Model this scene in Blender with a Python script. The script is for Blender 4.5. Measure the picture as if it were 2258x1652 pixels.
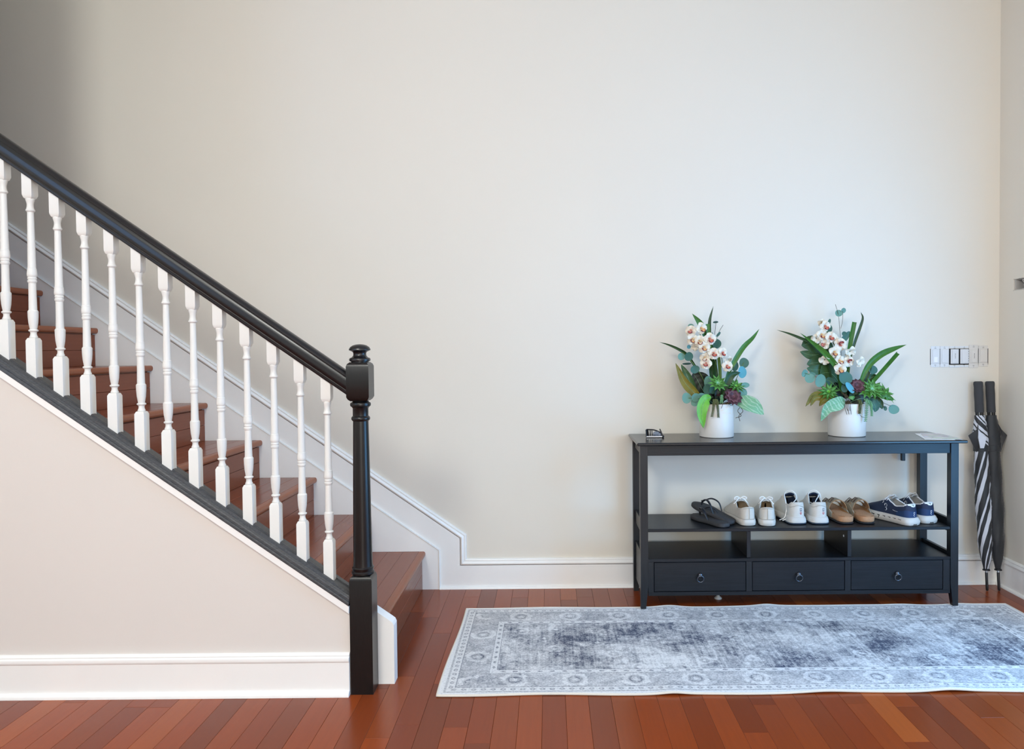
import bpy, bmesh, math, random
from mathutils import Vector, Matrix
random.seed(7)
for o in list(bpy.data.objects): bpy.data.objects.remove(o, do_unlink=True)
S = bpy.context.scene
C = S.collection
PI = math.pi

# ------------------------------------------------------------------ camera
cam = bpy.data.cameras.new('camera'); co = bpy.data.objects.new('camera', cam); C.objects.link(co)
cam.sensor_width = 36.0; cam.lens = 25.605; cam.sensor_fit = 'HORIZONTAL'
cam.shift_x = -0.03603; cam.shift_y = -0.00742; cam.clip_start = 0.05
f = Vector((0, 0.99970149, -0.02443218)); r = Vector((0.9999595, -0.00021989, -0.00899719)); u = r.cross(f)
M = Matrix((r, u, -f)).transposed().to_4x4(); M.translation = (0, 0, 1.18)
co.matrix_world = M
S.camera = co

# ------------------------------------------------------------------ world, lights, exposure
S.view_settings.view_transform = 'Standard'; S.view_settings.look = 'None'
S.view_settings.gamma = 1.0; S.view_settings.use_curve_mapping = False
S.view_settings.exposure = 0.26
w = bpy.data.worlds.new('world'); S.world = w; w.use_nodes = True
w.node_tree.nodes['Background'].inputs[0].default_value = (0.985, 1.0, 0.95, 1)
w.node_tree.nodes['Background'].inputs[1].default_value = 0.48

def light(name, kind, loc, energy, color, size=0.5, size_y=None, target=None):
    l = bpy.data.lights.new(name, kind); l.energy = energy; l.color = color
    o = bpy.data.objects.new(name, l); C.objects.link(o); o.location = loc
    if kind == 'AREA':
        l.size = size
        if size_y: l.shape = 'RECTANGLE'; l.size_y = size_y
        o.rotation_euler = (Vector(target) - Vector(loc)).to_track_quat('-Z', 'Y').to_euler()
    else: l.shadow_soft_size = size
    return o
light('foyer_ceiling_lamp', 'POINT', (-1.05, -0.5, 2.8), 150, (0.985, 1.0, 0.945), 0.36)
light('daylight_at_glazed_door', 'AREA', (2.255, 2.0, 1.02), 46, (0.15, 0.51, 1.0), 1.3, 1.6, (0.0, 2.0, 1.02))
light('daylight_at_left_window', 'AREA', (-4.22, -1.8, 2.45), 46, (0.22, 0.50, 1.0), 2.5, 1.65, (0.0, -1.8, 2.45))
light('front_fill_light', 'AREA', (1.0, -3.6, 1.5), 66, (0.985, 1.0, 0.95), 2.4, 1.8, (0.6, 3.5, 1.2))  # added fill behind the camera; stands in for the house, no window there

# ------------------------------------------------------------------ helpers
def link(o, parent=None):
    C.objects.link(o)
    if parent is not None: o.parent = parent
    return o
def tag(o, label=None, cat=None, group=None, kind=None):
    if label: o['label'] = label
    if cat: o['category'] = cat
    if group: o['group'] = group
    if kind: o['kind'] = kind
    return o
def empty(name, loc, rz=0.0):
    o = bpy.data.objects.new(name, None); link(o); o.location = loc; o.rotation_euler = (0, 0, rz); o.empty_display_size = .05
    return o

class MB:
    """collects shapes of one part"""
    def __init__(s): s.v = []; s.f = []; s.m = []
    def add(s, V, F, mi=0):
        n = len(s.v); s.v += [tuple(p) for p in V]; s.f += [tuple(i + n for i in q) for q in F]; s.m += [mi] * len(F); return s
    def box(s, x0, x1, y0, y1, z0, z1, b=0.0, mi=0):
        if b <= 0:
            V = [(x, y, z) for x in (x0, x1) for y in (y0, y1) for z in (z0, z1)]
            return s.add(V, [(0, 1, 3, 2), (4, 6, 7, 5), (0, 4, 5, 1), (2, 3, 7, 6), (0, 2, 6, 4), (1, 5, 7, 3)], mi)
        bm = bmesh.new(); bmesh.ops.create_cube(bm, size=1)
        for v in bm.verts: v.co = Vector(((x0 + x1) / 2 + v.co.x * (x1 - x0), (y0 + y1) / 2 + v.co.y * (y1 - y0), (z0 + z1) / 2 + v.co.z * (z1 - z0)))
        b = min(b, .45 * min(abs(x1 - x0), abs(y1 - y0), abs(z1 - z0)))
        bmesh.ops.bevel(bm, geom=bm.edges[:], offset=b, segments=1, affect='EDGES', profile=.5)
        return s.bm(bm, mi)
    def bm(s, bm, mi=0):
        bm.verts.index_update()
        s.add([v.co.copy() for v in bm.verts], [[v.index for v in q.verts] for q in bm.faces], mi); bm.free(); return s
    def prism(s, poly, axis, a0, a1, mi=0):
        """poly = 2D points; axis 'x': (y,z) 'y': (x,z) 'z': (x,y)"""
        def P(p, a): return (a, p[0], p[1]) if axis == 'x' else (p[0], a, p[1]) if axis == 'y' else (p[0], p[1], a)
        n = len(poly); V = [P(p, a0) for p in poly] + [P(p, a1) for p in poly]
        F = [tuple(range(n))[::-1], tuple(range(n, 2 * n))] + [(i, (i + 1) % n, n + (i + 1) % n, n + i) for i in range(n)]
        return s.add(V, F, mi)
    def lathe(s, prof, seg=24, c=(0, 0, 0), mi=0, ell=1.0):
        V = []; F = []; n = len(prof)
        for r_, z in prof:
            for k in range(seg):
                a = 2 * PI * k / seg; V.append((c[0] + r_ * math.cos(a), c[1] + r_ * ell * math.sin(a), c[2] + z))
        for i in range(n - 1):
            for k in range(seg):
                k2 = (k + 1) % seg; F.append((i * seg + k, i * seg + k2, (i + 1) * seg + k2, (i + 1) * seg + k))
        F.append(tuple(range(seg))[::-1]); F.append(tuple(range((n - 1) * seg, n * seg)))
        return s.add(V, F, mi)
    def loft(s, rings, closed=True, caps=True, mi=0):
        n = len(rings[0]); V = [p for q in rings for p in q]; F = []
        for i in range(len(rings) - 1):
            for k in range(n if closed else n - 1):
                k2 = (k + 1) % n; F.append((i * n + k, i * n + k2, (i + 1) * n + k2, (i + 1) * n + k))
        if caps and closed: F.append(tuple(range(n))[::-1]); F.append(tuple(range(len(V) - n, len(V))))
        return s.add(V, F, mi)
    def tube(s, pts, rad, seg=8, mi=0, flat=1.0, closed=False, up=None):
        P = [Vector(p) for p in pts]; n = len(P); rings = []
        nrm = Vector(up) if up else Vector((0, 0, 1))
        for i in range(n):
            if closed: t = P[(i + 1) % n] - P[i - 1]
            else: t = P[min(i + 1, n - 1)] - P[max(i - 1, 0)]
            if t.length < 1e-9: t = Vector((0, 0, 1))
            t.normalize()
            a = nrm - t * nrm.dot(t)
            if a.length < 1e-4: a = t.orthogonal()
            a.normalize(); b_ = t.cross(a); nrm = a if not up else nrm
            R = rad[i] if isinstance(rad, (list, tuple)) else rad
            rings.append([P[i] + a * (R * flat * math.cos(2 * PI * k / seg)) + b_ * (R * math.sin(2 * PI * k / seg)) for k in range(seg)])
        if closed: rings.append(rings[0]); return s.loft(rings, caps=False, mi=mi)
        return s.loft(rings, mi=mi)
    def ball(s, c, rx, ry=None, rz=None, mi=0, seg=8, rg=5, rot=None):
        ry = ry or rx; rz = rz or rx; V = []; F = []
        for i in range(rg + 1):
            th = PI * i / rg
            for k in range(seg):
                a = 2 * PI * k / seg; p = Vector((rx * math.sin(th) * math.cos(a), ry * math.sin(th) * math.sin(a), rz * math.cos(th)))
                if rot is not None: p = rot @ p
                V.append(Vector(c) + p)
        for i in range(rg):
            for k in range(seg): F.append((i * seg + k, (i + 1) * seg + k, (i + 1) * seg + (k + 1) % seg, i * seg + (k + 1) % seg))
        return s.add(V, F, mi)
    def xf(s, M): s.v = [tuple(M @ Vector(p)) for p in s.v]; return s
    def mesh(s, name, mats, smooth=None):
        me = bpy.data.meshes.new(name); me.from_pydata(s.v, [], s.f)
        bm = bmesh.new(); bm.from_mesh(me); bmesh.ops.remove_doubles(bm, verts=bm.verts, dist=1e-6)
        bmesh.ops.recalc_face_normals(bm, faces=bm.faces) ; bm.to_mesh(me); bm.free()
        if len(s.m) == len(me.polygons):
            me.polygons.foreach_set('material_index', s.m)
        for m in (mats if isinstance(mats, (list, tuple)) else [mats]): me.materials.append(MAT[m])
        if smooth is not None:
            me.polygons.foreach_set('use_smooth', [True] * len(me.polygons))
            if smooth < 179: me.set_sharp_from_angle(angle=math.radians(smooth))
        me.update(); return me
    def build(s, name, mats, parent=None, smooth=None):
        return link(bpy.data.objects.new(name, s.mesh(name, mats, smooth)), parent)
    def keep(s): return s

def obj_of(me, name, parent=None, loc=(0, 0, 0), rot=(0, 0, 0), sc=1.0):
    o = bpy.data.objects.new(name, me); link(o, parent); o.location = loc; o.rotation_euler = rot
    o.scale = (sc, sc, sc) if not isinstance(sc, (tuple, list)) else sc
    return o
def interp(t, tab):
    if t <= tab[0][0]: return tab[0][1]
    for i in range(len(tab) - 1):
        a, b = tab[i], tab[i + 1]
        if t <= b[0]:
            k = (t - a[0]) / (b[0] - a[0]); k = k * k * (3 - 2 * k) * .5 + k * .5
            return a[1] + (b[1] - a[1]) * k
    return tab[-1][1]
def spline(P, n=16):
    P = [Vector(p) for p in P]
    if len(P) == 2: return [P[0].lerp(P[1], i / n) for i in range(n + 1)]
    Q = [2 * P[0] - P[1]] + P + [2 * P[-1] - P[-2]]; out = []
    m = len(P) - 1
    for i in range(n + 1):
        x = i / n * m; k = min(int(x), m - 1); t = x - k
        a, b, c, d = Q[k], Q[k + 1], Q[k + 2], Q[k + 3]
        out.append(.5 * ((2 * b) + (c - a) * t + (2 * a - 5 * b + 4 * c - d) * t * t + (3 * b - a - 3 * c + d) * t ** 3))
    return out

# ------------------------------------------------------------------ materials
MAT = {}
def srgb(r_, g, b):
    def l(c):
        c /= 255.0; return c / 12.92 if c <= .04045 else ((c + .055) / 1.055) ** 2.4
    return (l(r_), l(g), l(b), 1)
class N:
    """tiny node-graph helper"""
    def __init__(s, name):
        m = bpy.data.materials.new(name); m.use_nodes = True; s.m = m; s.t = m.node_tree; s.b = s.t.nodes['Principled BSDF']; MAT[name] = m
    def n(s, typ, **kw):
        q = s.t.nodes.new(typ)
        for k, v in kw.items(): setattr(q, k, v)
        return q
    def l(s, a, b): s.t.links.new(a, b)
    def sock(s, q, inp, v):
        if hasattr(v, 'is_output'): s.l(v, q.inputs[inp])
        else: q.inputs[inp].default_value = v
    def math(s, op, a, b=0.0, c=None, clamp=False):
        q = s.n('ShaderNodeMath', operation=op, use_clamp=clamp); s.sock(q, 0, a); s.sock(q, 1, b)
        if c is not None: s.sock(q, 2, c)
        return q.outputs[0]
    def mix(s, fac, a, b, mode='MIX'):
        q = s.n('ShaderNodeMix', data_type='RGBA', blend_type=mode); s.sock(q, 0, fac); s.sock(q, 6, a); s.sock(q, 7, b); return q.outputs[2]
    def ramp(s, fac, stops, interp_='LINEAR'):
        q = s.n('ShaderNodeValToRGB'); q.color_ramp.interpolation = interp_
        e = q.color_ramp.elements
        while len(e) < len(stops): e.new(.5)
        for i, (p, c) in enumerate(stops): e[i].position = p; e[i].color = c
        s.l(fac, q.inputs[0]); return q.outputs[0]
    def coord(s, scale=(1, 1, 1), out='Object', rot=(0, 0, 0)):
        a = s.n('ShaderNodeTexCoord'); b = s.n('ShaderNodeMapping'); s.l(a.outputs[out], b.inputs[0]); b.inputs['Scale'].default_value = scale; b.inputs['Rotation'].default_value = rot; return b.outputs[0]
    def noise(s, vec, scale=5, detail=3, rough=.55, dist=0.0):
        q = s.n('ShaderNodeTexNoise'); s.l(vec, q.inputs['Vector']); q.inputs['Scale'].default_value = scale; q.inputs['Detail'].default_value = detail; q.inputs['Roughness'].default_value = rough; q.inputs['Distortion'].default_value = dist
        return q.outputs['Fac']
    def bump(s, h, strength=.2, dist=.001):
        q = s.n('ShaderNodeBump'); q.inputs['Strength'].default_value = strength; q.inputs['Distance'].default_value = dist; s.l(h, q.inputs['Height']); s.l(q.outputs[0], s.b.inputs['Normal'])
    def set(s, color=None, rough=.5, metal=0.0, spec=.5, coat=0.0, sheen=0.0):
        if color is not None: s.sock(s.b, 'Base Color', color)
        s.sock(s.b, 'Roughness', rough); s.b.inputs['Metallic'].default_value = metal; s.b.inputs['Specular IOR Level'].default_value = spec
        s.b.inputs['Coat Weight'].default_value = coat; s.b.inputs['Coat Roughness'].default_value = .12; s.b.inputs['Sheen Weight'].default_value = sheen
        return s
def plain(name, col, rough=.5, metal=0.0, spec=.5, var=.06, scale=30, bump=0.0, coat=0.0, sheen=0.0):
    g = N(name); nz = g.noise(g.coord(), scale, 3)
    a = tuple(c * (1 - var) for c in col[:3]) + (1,); b = tuple(min(1, c * (1 + var)) for c in col[:3]) + (1,)
    g.set(g.mix(nz, a, b), rough, metal, spec, coat, sheen)
    if bump: g.bump(nz, bump, .002)
    return g

def wallmat(name, col, scuff=0.03):
    g = N(name); big = g.noise(g.coord((.6, .6, .6)), 1.5, 3); fine = g.noise(g.coord(), 260, 2)
    g.set(g.mix(big, tuple(c * (1 - scuff) for c in col[:3]) + (1,), tuple(min(1, c * (1 + scuff)) for c in col[:3]) + (1,)), .62, 0, .3)
    g.bump(fine, .08, .001)
wallmat('ceiling_paint', srgb(240, 238, 234)); wallmat('wall_paint', srgb(232, 226, 214)); wallmat('stair_wall_paint', srgb(225, 220, 215))
plain('white_trim', srgb(248, 248, 246), .33, 0, .5, .015, 12)
plain('baluster_white', srgb(232, 232, 229), .35, 0, .5, .015, 12)
g = N('black_rail'); gr = g.noise(g.coord((3, 60, 60)), 6, 4, .65)
g.set(g.ramp(gr, [(.3, srgb(6, 6, 8)), (.75, srgb(18, 18, 22))]), .34, 0, .6, .12); g.bump(gr, .12, .001)
g = N('black_post'); gr = g.noise(g.coord((60, 60, 4)), 6, 4, .65)
g.set(g.ramp(gr, [(.3, srgb(8, 8, 9)), (.75, srgb(22, 20, 21))]), .32, 0, .45, .1); g.bump(gr, .1, .001)
g = N('shoe_black'); gr = g.noise(g.coord((6, 60, 60)), 6, 4, .65)
g.set(g.ramp(gr, [(.3, srgb(46, 47, 50)), (.75, srgb(88, 89, 92))]), .42, 0, .5); g.bump(gr, .2, .001)

def wood(name, stops, along, rough=.24, coat=.35, hue=True):
    g = N(name); oi = g.n('ShaderNodeObjectInfo')
    sc = {'y': (30, 1.6, 30), 'x': (1.6, 30, 30)}[along]
    tc = g.n('ShaderNodeTexCoord'); mp = g.n('ShaderNodeMapping'); g.l(tc.outputs['Object'], mp.inputs[0]); mp.inputs['Scale'].default_value = sc
    cb = g.n('ShaderNodeCombineXYZ'); g.l(g.math('MULTIPLY', oi.outputs['Random'], 40), cb.inputs[0]); g.l(g.math('MULTIPLY', oi.outputs['Random'], 17), cb.inputs[1]); g.l(cb.outputs[0], mp.inputs['Location'])
    grain = g.noise(mp.outputs[0], 3, 5, .6, .6)
    base = g.ramp(oi.outputs['Random'], stops)
    col = g.mix(g.math('MULTIPLY', g.math('SUBTRACT', grain, .35, clamp=True), .35), base, srgb(70, 26, 10))
    fl = g.noise(g.coord((1, 1, 1)), 900, 1); col = g.mix(g.math('MULTIPLY', fl, .22), col, srgb(190, 98, 46))
    g.set(col, g.math('ADD', g.math('MULTIPLY', grain, .14), rough - .06), 0, .32, coat)
    g.bump(grain, .05, .001)
FS = [(0.0, srgb(98, 36, 11)), (.2, srgb(128, 52, 16)), (.45, srgb(142, 60, 19)), (.6, srgb(130, 50, 14)), (.8, srgb(110, 40, 11)), (1.0, srgb(172, 84, 32))]
wood('floor_wood', FS, 'y', .22, 0.0)
TS = [(0.0, srgb(126, 64, 42)), (.5, srgb(136, 72, 48)), (1.0, srgb(120, 60, 38))]
wood('stair_wood', TS, 'y', .22, 0.0)
wood('nosing_wood', [(0.0, srgb(150, 88, 60)), (1.0, srgb(158, 94, 64))], 'y', .3, 0)
plain('floor_gap', srgb(60, 28, 18), .8)
g = N('console_black'); v = g.coord((1.2, 40, 40)); gr = g.noise(v, 5, 6, .65, .4)
g.set(g.ramp(gr, [(.3, srgb(10, 13, 18)), (.8, srgb(28, 33, 41))]), .36, 0, .4); g.bump(gr, .22, .001)
g = N('console_top'); v = g.coord((1.2, 40, 40)); gr = g.noise(v, 5, 6, .65, .4)
g.set(g.ramp(gr, [(.3, srgb(16, 17, 20)), (.8, srgb(38, 40, 44))]), .2, 0, .6); g.bump(gr, .15, .001)
g = N('console_black_vertical'); v = g.coord((40, 40, 1.2)); gr = g.noise(v, 5, 6, .65, .4)
g.set(g.ramp(gr, [(.3, srgb(10, 13, 18)), (.8, srgb(28, 33, 41))]), .36, 0, .5); g.bump(gr, .2, .001)
plain('black_metal', srgb(30, 30, 33), .25, .7, .5); plain('silver_metal', srgb(205, 208, 212), .22, 1.0); plain('grey_metal', srgb(186, 182, 176), .6, .0)
plain('plastic_black', srgb(22, 22, 25), .35); plain('smoke_plastic', srgb(120, 128, 140), .25, .3)
plain('plastic_white', srgb(226, 228, 230), .35, var=.02); plain('plastic_warm_white', srgb(222, 217, 210), .4, var=.02)
plain('plastic_clear_film', srgb(250, 252, 255), .08, var=.0, coat=.6)
plain('switch_mark', srgb(60, 62, 66), .5); plain('box_dark', srgb(22, 21, 22), .8); plain('plaster_raw', srgb(206, 200, 190), .85, var=.12, scale=90, bump=.3)
plain('pull_brass_dark', srgb(96, 100, 108), .25, .9)
plain('foam_black', srgb(62, 63, 66), .85, var=.1, scale=300, bump=.1); plain('nylon_black', srgb(33, 34, 37), .55, var=.2, scale=60, sheen=.2); plain('nylon_white', srgb(208, 210, 218), .5, var=.05, sheen=.2)
# rug
g = N('rug_pile')
tc = g.n('ShaderNodeTexCoord'); sx = g.n('ShaderNodeSeparateXYZ'); g.l(tc.outputs['Object'], sx.inputs[0]); X, Y = sx.outputs[0], sx.outputs[1]
A_, B_ = 1.22, .41
dx = g.math('SUBTRACT', A_, g.math('ABSOLUTE', X)); dy = g.math('SUBTRACT', B_, g.math('ABSOLUTE', Y)); d = g.math('MINIMUM', dx, dy)
lon = g.math('LESS_THAN', dy, dx); s_ = g.math('ADD', g.math('MULTIPLY', X, lon), g.math('MULTIPLY', Y, g.math('SUBTRACT', 1.0, lon)))
def band(a, b): return g.math('MULTIPLY', g.math('GREATER_THAN', d, a), g.math('LESS_THAN', d, b))
def cell(per, d0, hw, k):
    uu = g.math('MULTIPLY', g.math('SUBTRACT', g.math('FRACT', g.math('DIVIDE', s_, per)), .5), k); vv = g.math('DIVIDE', g.math('SUBTRACT', d, d0), hw)
    return g.math('SQRT', g.math('ADD', g.math('MULTIPLY', uu, uu), g.math('MULTIPLY', vv, vv)))
OB = tc.outputs['Object']
def nz(scale3, sc, det=3, ro=.6, di=0.0):
    mp = g.n('ShaderNodeMapping'); g.l(OB, mp.inputs[0]); mp.inputs['Scale'].default_value = scale3; return g.noise(mp.outputs[0], sc, det, ro, di)
blot = nz((1, 1.3, 1), 3.2, 5, .62, .5); streak = nz((75, 2.2, 1), 1.0, 4, .6); weft = nz((2.5, 90, 1), 1.0, 3, .6); fine = nz((1, 1, 1), 130, 3, .75); mid = nz((1, 1, 1), 26, 4, .7, .8)
def vor(sc, feat='F1'):
    q = g.n('ShaderNodeTexVoronoi', feature=feat); g.l(OB, q.inputs['Vector']); q.inputs['Scale'].default_value = sc; q.inputs['Randomness'].default_value = .75; return q.outputs['Distance']
ros = vor(9.0); ros2 = vor(24.0)
field = g.math('ADD', g.math('MULTIPLY', blot, 1.35), g.math('ADD', g.math('MULTIPLY', streak, .62), g.math('ADD', g.math('MULTIPLY', mid, .95), g.math('MULTIPLY', weft, .22))))
field = g.math('MULTIPLY', g.math('SUBTRACT', field, 1.27), 1.7, clamp=True)
ring = g.math('MULTIPLY', g.math('GREATER_THAN', ros, .20), g.math('LESS_THAN', ros, .30)); field = g.math('SUBTRACT', field, g.math('MULTIPLY', ring, .22), clamp=True)
core = g.math('LESS_THAN', ros, .09); field = g.math('SUBTRACT', field, g.math('MULTIPLY', core, .38), clamp=True)
ring2 = g.math('LESS_THAN', ros2, .2); field = g.math('SUBTRACT', field, g.math('MULTIPLY', ring2, .12), clamp=True)
mr = cell(.215, .105, .052, 4.4)
bord = g.math('ADD', g.math('MULTIPLY', mid, .8), g.math('MULTIPLY', blot, .5)); bord = g.math('MULTIPLY', g.math('SUBTRACT', bord, .36), 1.45, clamp=True)
def rng(x, a, b): return g.math('MULTIPLY', g.math('GREATER_THAN', x, a), g.math('LESS_THAN', x, b))
bord = g.math('SUBTRACT', bord, g.math('MULTIPLY', rng(g.math('ADD', mr, g.math('MULTIPLY', g.math('SUBTRACT', mid, .5), .9)), .62, .98), .24), clamp=True)
bord = g.math('ADD', bord, g.math('MULTIPLY', rng(g.math('ADD', mr, g.math('MULTIPLY', g.math('SUBTRACT', mid, .5), .8)), .38, .50), .26), clamp=True)
bord = g.math('SUBTRACT', bord, g.math('MULTIPLY', rng(mr, .0, .2), .2), clamp=True)
g1 = cell(.034, .034, .011, 2.6); g2 = cell(.045, .172, .009, 2.8)
gd1 = g.math('ADD', .10, g.math('MULTIPLY', rng(g1, .25, .75), .42)); gd2 = g.math('ADD', .10, g.math('MULTIPLY', g.math('LESS_THAN', g2, .62), .5))
pv = g.math('MULTIPLY', field, g.math('GREATER_THAN', d, .186))
for m_, v_ in ((band(.052, .158), bord), (band(.020, .048), gd1), (band(.160, .184), gd2), (band(.048, .052), .62), (band(.158, .160), .55), (band(.184, .1865), .6), (band(.012, .020), .4)):
    pv = g.math('ADD', pv, g.math('MULTIPLY', m_, v_))
wear = g.math('MULTIPLY', g.math('SUBTRACT', nz((1, 1, 1), 5.5, 4, .65), .42), 2.2, clamp=True)
pv = g.math('MULTIPLY', pv, g.math('SUBTRACT', 1.08, g.math('MULTIPLY', wear, .45)))
pv = g.math('ADD', pv, g.math('MULTIPLY', g.math('SUBTRACT', fine, .5), 1.5), clamp=True)
tint = nz((1, 1, 1), 2.2, 2)
dark = g.mix(tint, srgb(66, 68, 84), srgb(52, 68, 98))
g.set(g.mix(pv, g.mix(tint, srgb(236, 233, 229), srgb(226, 230, 236)), dark), .95, 0, .1, 0, .15); g.bump(fine, .35, .002)
plain('rug_binding', srgb(226, 220, 208), .9, 0, .2, .08, 400, .2)
# plants
def leafmat(name, a, b, rough=.42, sc=(1, 1, 1), nsc=40):
    g = N(name); nz_ = g.noise(g.coord(sc), nsc, 4, .6, .3); g.set(g.mix(nz_, srgb(*a), srgb(*b)), rough, 0, .4)
    g.b.inputs['Subsurface Weight'].default_value = 0.0
leafmat('leaf_strap', (34, 84, 24), (78, 132, 50)); leafmat('leaf_strap_dark', (14, 44, 16), (44, 82, 36)); leafmat('leaf_bright', (84, 160, 40), (128, 196, 76))
leafmat('leaf_euc', (84, 134, 122), (120, 164, 150), .6); leafmat('leaf_euc_dark', (48, 94, 84), (76, 120, 106), .55); leafmat('leaf_euc_blue', (62, 142, 162), (96, 172, 190), .5)
g = N('leaf_pale'); wv = g.n('ShaderNodeTexWave'); wv.bands_direction = 'DIAGONAL'; g.l(g.coord(), wv.inputs['Vector']); wv.inputs['Scale'].default_value = 26; wv.inputs['Distortion'].default_value = 7.0; wv.inputs['Detail'].default_value = 2.0
g.set(g.mix(g.math('MULTIPLY', g.math('SUBTRACT', wv.outputs['Fac'], .62, clamp=True), 1.1, clamp=True), g.mix(g.noise(g.coord(), 18, 3), srgb(92, 152, 116), srgb(140, 186, 140)), srgb(206, 222, 200)), .5, 0, .4)
leafmat('leaf_olive', (84, 84, 28), (150, 132, 40), .5); leafmat('leaf_black', (10, 22, 12), (22, 40, 22), .4); leafmat('leaf_monstera', (30, 62, 26), (70, 108, 62), .4)
leafmat('succ_green', (44, 120, 44), (120, 176, 96), .5, (1, 1, 1), 60); leafmat('succ_mint', (110, 170, 130), (150, 200, 160), .5); leafmat('succ_purple', (72, 38, 44), (128, 84, 92), .5); leafmat('succ_wine', (48, 22, 28), (92, 52, 60), .5); leafmat('stem_green', (64, 98, 40), (110, 140, 70)); leafmat('twig_brown', (52, 40, 30), (100, 82, 58), .8); leafmat('bead_olive', (54, 62, 36), (120, 126, 78), .6); leafmat('bead_green', (70, 140, 96), (150, 196, 150), .5); leafmat('moss', (48, 34, 16), (98, 74, 28), .95, (1, 1, 1), 140)
leafmat('petal', (232, 222, 198), (240, 234, 220), .55); leafmat('lip_peach', (232, 176, 120), (242, 206, 150), .5); leafmat('lip_pink', (206, 96, 96), (236, 160, 128), .5); leafmat('lip_wine', (110, 20, 44), (150, 40, 62), .5)
g = N('pot_ceramic'); a = g.noise(g.coord(), 9, 4); tcz = g.n('ShaderNodeTexCoord'); sz = g.n('ShaderNodeSeparateXYZ'); g.l(tcz.outputs['Object'], sz.inputs[0])
st = g.noise(g.coord((1, 1, 2.2)), 26, 4, .6); rim = g.math('MULTIPLY', g.math('SUBTRACT', sz.outputs[2], .085), 12, clamp=True)
stain = g.math('MULTIPLY', g.math('MULTIPLY', g.math('SUBTRACT', st, .52), 6, clamp=True), g.math('MULTIPLY', rim, .7))
g.set(g.mix(stain, g.mix(a, srgb(220, 217, 211), srgb(230, 228, 224)), srgb(226, 184, 110)), .38, 0, .5)
# shoes
plain('seam_grey', srgb(168, 162, 152), .8); plain('canvas_white', srgb(206, 202, 193), .8, var=.08, scale=60, bump=.15); plain('rubber_white', srgb(210, 206, 198), .55, var=.05); plain('insole_tan', srgb(150, 128, 100), .8, var=.15); plain('lace_white', srgb(240, 239, 236), .8, var=.03)
plain('leather_white', srgb(210, 206, 198), .5, var=.05, scale=50); plain('lining_navy', srgb(26, 38, 62), .8); plain('heel_red', srgb(206, 66, 84), .5); plain('heel_blue', srgb(50, 60, 96), .5); plain('outsole_grey', srgb(60, 74, 92), .6)
plain('knit_navy', srgb(30, 44, 72), .7, var=.15, scale=220, bump=.1); plain('knit_blue', srgb(24, 54, 96), .65, var=.1, scale=200); plain('collar_grey', srgb(168, 164, 158), .8); plain('foam_white', srgb(206, 203, 197), .6, var=.04); plain('print_white', srgb(236, 238, 240), .5, var=.02)
plain('groove_shade', srgb(70, 66, 62), .8)  # dark tone standing for the shade inside the sole holes
plain('cork', srgb(188, 142, 106), .85, var=.5, scale=420, bump=.3); plain('suede_tan', srgb(158, 120, 84), .9, var=.12, scale=90, bump=.1); plain('suede_insole', srgb(164, 116, 70), .95, var=.15, scale=40); plain('strap_taupe', srgb(172, 160, 140), .75, var=.1, scale=60); plain('brown_dark', srgb(84, 60, 44), .8); plain('eva_black', srgb(42, 42, 44), .7)
plain('flip_sole', srgb(58, 59, 62), .75, var=.12, scale=90, bump=.2); plain('flip_strap', srgb(34, 36, 42), .35)
g = N('print_card'); vq = g.n('ShaderNodeTexVoronoi'); g.l(g.coord((1, 1.6, 1)), vq.inputs['Vector']); vq.inputs['Scale'].default_value = 22
hs = g.n('ShaderNodeHueSaturation'); g.l(vq.outputs['Color'], hs.inputs['Color']); hs.inputs['Saturation'].default_value = .35; hs.inputs['Value'].default_value = .7
g.set(g.mix(.35, hs.outputs[0], srgb(226, 222, 216)), .3)
plain('paper_white', srgb(238, 238, 238), .5, var=.02)
g = N('window_glass'); g.set((1, 1, 1, 1), 0.0); g.b.inputs['Transmission Weight'].default_value = 1.0; g.b.inputs['IOR'].default_value = 1.0

# ------------------------------------------------------------------ room shell
WY = 3.585; RX = 2.215
def struct(o): o['kind'] = 'structure'; return o
struct(MB().box(-4.2, RX + .12, WY, WY + .12, -.05, 5.2).build('wall_back', 'wall_paint'))
# right wall: cells around the opened switch box and the glazed door
mb = MB(); ys = [-2.6, 1.27, 2.73, 3.335, 3.474, WY]; zs = [-.05, .02, 1.4405, 1.4925, 2.4, 5.2]
for i in range(5):
    for j in range(5):
        if i == 3 and j == 2: continue
        if i == 1 and j in (1, 2, 3): continue
        mb.box(RX, RX + .12, ys[i], ys[i + 1], zs[j], zs[j + 1])
struct(mb.build('wall_right', 'wall_paint'))
wd = struct(MB().box(RX + .02, RX + .09, 1.27, 1.37, .02, 2.4).box(RX + .02, RX + .09, 2.63, 2.73, .02, 2.4).box(RX + .02, RX + .09, 1.37, 2.63, 2.3, 2.4).box(RX + .02, RX + .09, 1.37, 2.63, .02, .22)
    .box(RX + .03, RX + .08, 1.985, 2.015, .22, 2.3).box(RX + .03, RX + .08, 1.37, 2.63, .9, .93).box(RX + .03, RX + .08, 1.37, 2.63, 1.6, 1.63).build('door_1', 'white_trim'))
MB().box(RX + .053, RX + .057, 1.37, 2.63, .22, 2.3).build('pane', 'window_glass', wd)
struct(MB().box(-1.95, RX + .12, -2.6, WY + .12, 3.02, 3.12).build('ceiling', 'ceiling_paint'))
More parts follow.
